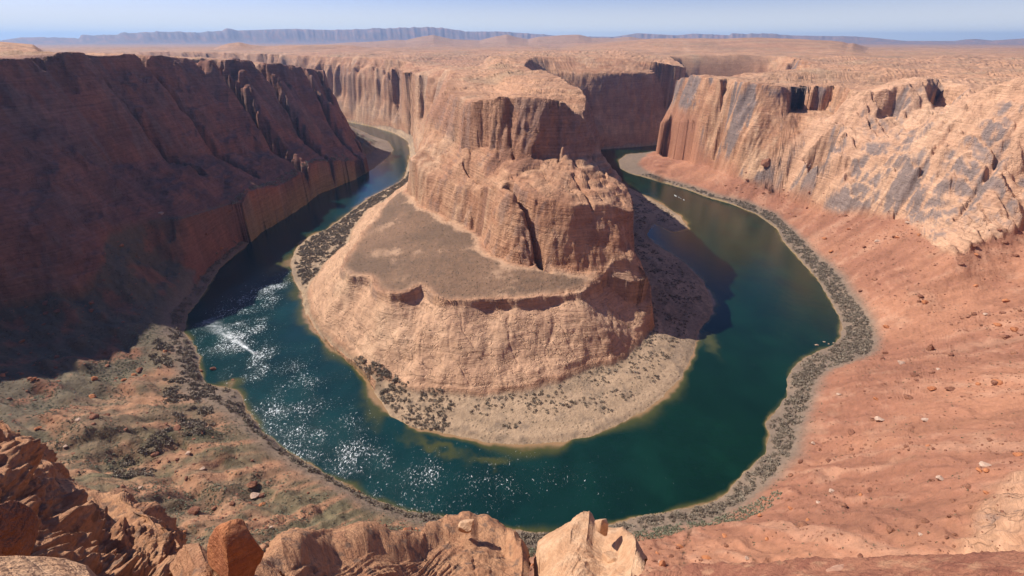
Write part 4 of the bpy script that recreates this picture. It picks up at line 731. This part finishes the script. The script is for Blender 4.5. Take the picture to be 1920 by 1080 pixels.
# low sage mats and scrub
def low(name, n, a0, a1, r0, r1, densf, s0, s1, mat, seed, cap=9000):
    x, y = polar(n, a0, a1, r0, r1); z, f, isb, kk = height(x, y)
    ok = (RS.rand(n) < densf(x, y, z, f, isb, kk)) & inview(x, y, z); x, y, z = x[ok][:cap], y[ok][:cap], z[ok][:cap]; print(name, len(x))
    if len(x): merged(name, [bush(seed + i, 12, .42, .6) for i in range(4)], x, y, z, RS.uniform(s0, s1, len(x)), RS.randint(0, 4, len(x)), mat)
low('sage_brush', 26000, -25, 45, 170, 330, lambda x, y, z, f, b, k: (~b) * (~k['wet']) * inpoly(x, y, SAGE) * ss(-.7, -.1, fb2(x, y, 15, 3, 74)), 1.5, 2.8, M_sage, 60)
low('sage_brush', 60000, -58, -5, 170, 620, lambda x, y, z, f, b, k: (~b) * (~k['wet']) * (k['tal'] + .2) * ss(-.1, .4, fb2(x, y, 50, 3, 75)) * .6, .9, 2.2, M_sage, 70, 14000)
low('desert_scrub', 60000, -58, 58, 170, 900, lambda x, y, z, f, b, k: np.where(b, (~k['wet']) * (1 - ss(0, 15, f[..., 6])) * (.12 + .5 * (np.abs(fb2(-.55 * x + .83 * y, (.83 * x + .55 * y) * 4, 60, 3, 76)) < .05)), k['tal'] * .12 + (np.abs(f[..., 16]) < 14) * .5) * (~k['wet']), .7, 1.7, M_scrub, 80, 14000)
# ------------------------------------------------------------------ two motor boats
M_hull = plain('white_gelcoat', (.80, .80, .78), .25, .03); M_deck = plain('grey_deck', (.35, .36, .37), .6); M_dark = plain('black_motor', (.03, .03, .035), .4); M_cv = plain('blue_canopy', (.10, .16, .28), .8); M_gl = plain('dark_windshield', (.05, .06, .07), .1)
def hull_mesh():
    n, k = 15, 9; V = []
    for i in range(n):
        t_ = i / (n - 1); w_ = 1.15 * (1 - max(0, (t_ - .45) / .55) ** 2.2) + .02; kz = -.35 + .5 * max(0, t_ - .6) ** 1.5; top = .62 + .28 * t_ ** 2
        for j in range(k):
            s_ = j / (k - 1) * 2 - 1; a = abs(s_); V.append((-4 + 8 * t_, math.copysign(w_ * min(1, a * 1.45) ** .8, s_) if a > 0 else 0, kz + (top - kz) * a ** 2.2))
    F_q = [(i * k + j, (i + 1) * k + j, (i + 1) * k + j + 1, i * k + j + 1) for i in range(n - 1) for j in range(k - 1)]
    return V, F_q, [tuple(range(k))]
def pm(name, V, F_q, mat, parent):
    me = bpy.data.meshes.new(name); me.from_pydata(V, [], F_q); me.materials.append(mat); o = bpy.data.objects.new(name, me); COL.objects.link(o); o.parent = parent; return o
def boxm(name, c, d, mat, parent, taper=1.0):
    V = [(c[0] + sx * d[0] / 2 * (taper if sz > 0 else 1), c[1] + sy * d[1] / 2 * (taper if sz > 0 else 1), c[2] + sz * d[2] / 2) for sz in (-1, 1) for sy in (-1, 1) for sx in (-1, 1)]
    return pm(name, V, [(0, 2, 3, 1), (4, 5, 7, 6), (0, 1, 5, 4), (2, 6, 7, 3), (0, 4, 6, 2), (1, 3, 7, 5)], mat, parent)
BL = ['white motor boat in the glittering water with a wide white wake fanning out', 'small white motor boat running upstream with a short straight wake beyond the butte']
for i, (x, y, bx, by) in enumerate(BOATS):
    e = bpy.data.objects.new('motor_boat', None); COL.objects.link(e); e.location = (x, y, .12); e.rotation_euler = (0, math.radians(-3), math.atan2(y - by, x - bx)); lab(e, BL[i], 'boat', 'boats on the river')
    V, Q, tr = hull_mesh(); pm('hull', V, Q + tr, M_hull, e)
    dk = [(-4 + 8 * t_, s_ * (1.08 * (1 - max(0, (t_ - .45) / .55) ** 2.2)), .55 + .28 * t_ ** 2) for t_ in np.linspace(0, .97, 12) for s_ in (-1, 1)]
    pm('deck', dk, [(2 * j, 2 * j + 2, 2 * j + 3, 2 * j + 1) for j in range(11)], M_deck if i == 0 else M_hull, e)
    boxm('console', (.4, 0, 1.0), (.9, 1.0, .75), M_hull, e, .85); boxm('windshield', (.75, 0, 1.55), (.12, 1.2, .45), M_gl, e, .85)
    for sx in (-.6, -1.7): boxm('seat', (sx, 0, .85), (.5, 1.7, .45), M_deck, e, .95)
    mo = boxm('outboard_motor', (-4.15, 0, .8), (.5, .5, .9), M_dark, e, .8); boxm('propeller_shaft', (-4.2, 0, .05), (.18, .16, .8), M_dark, mo)
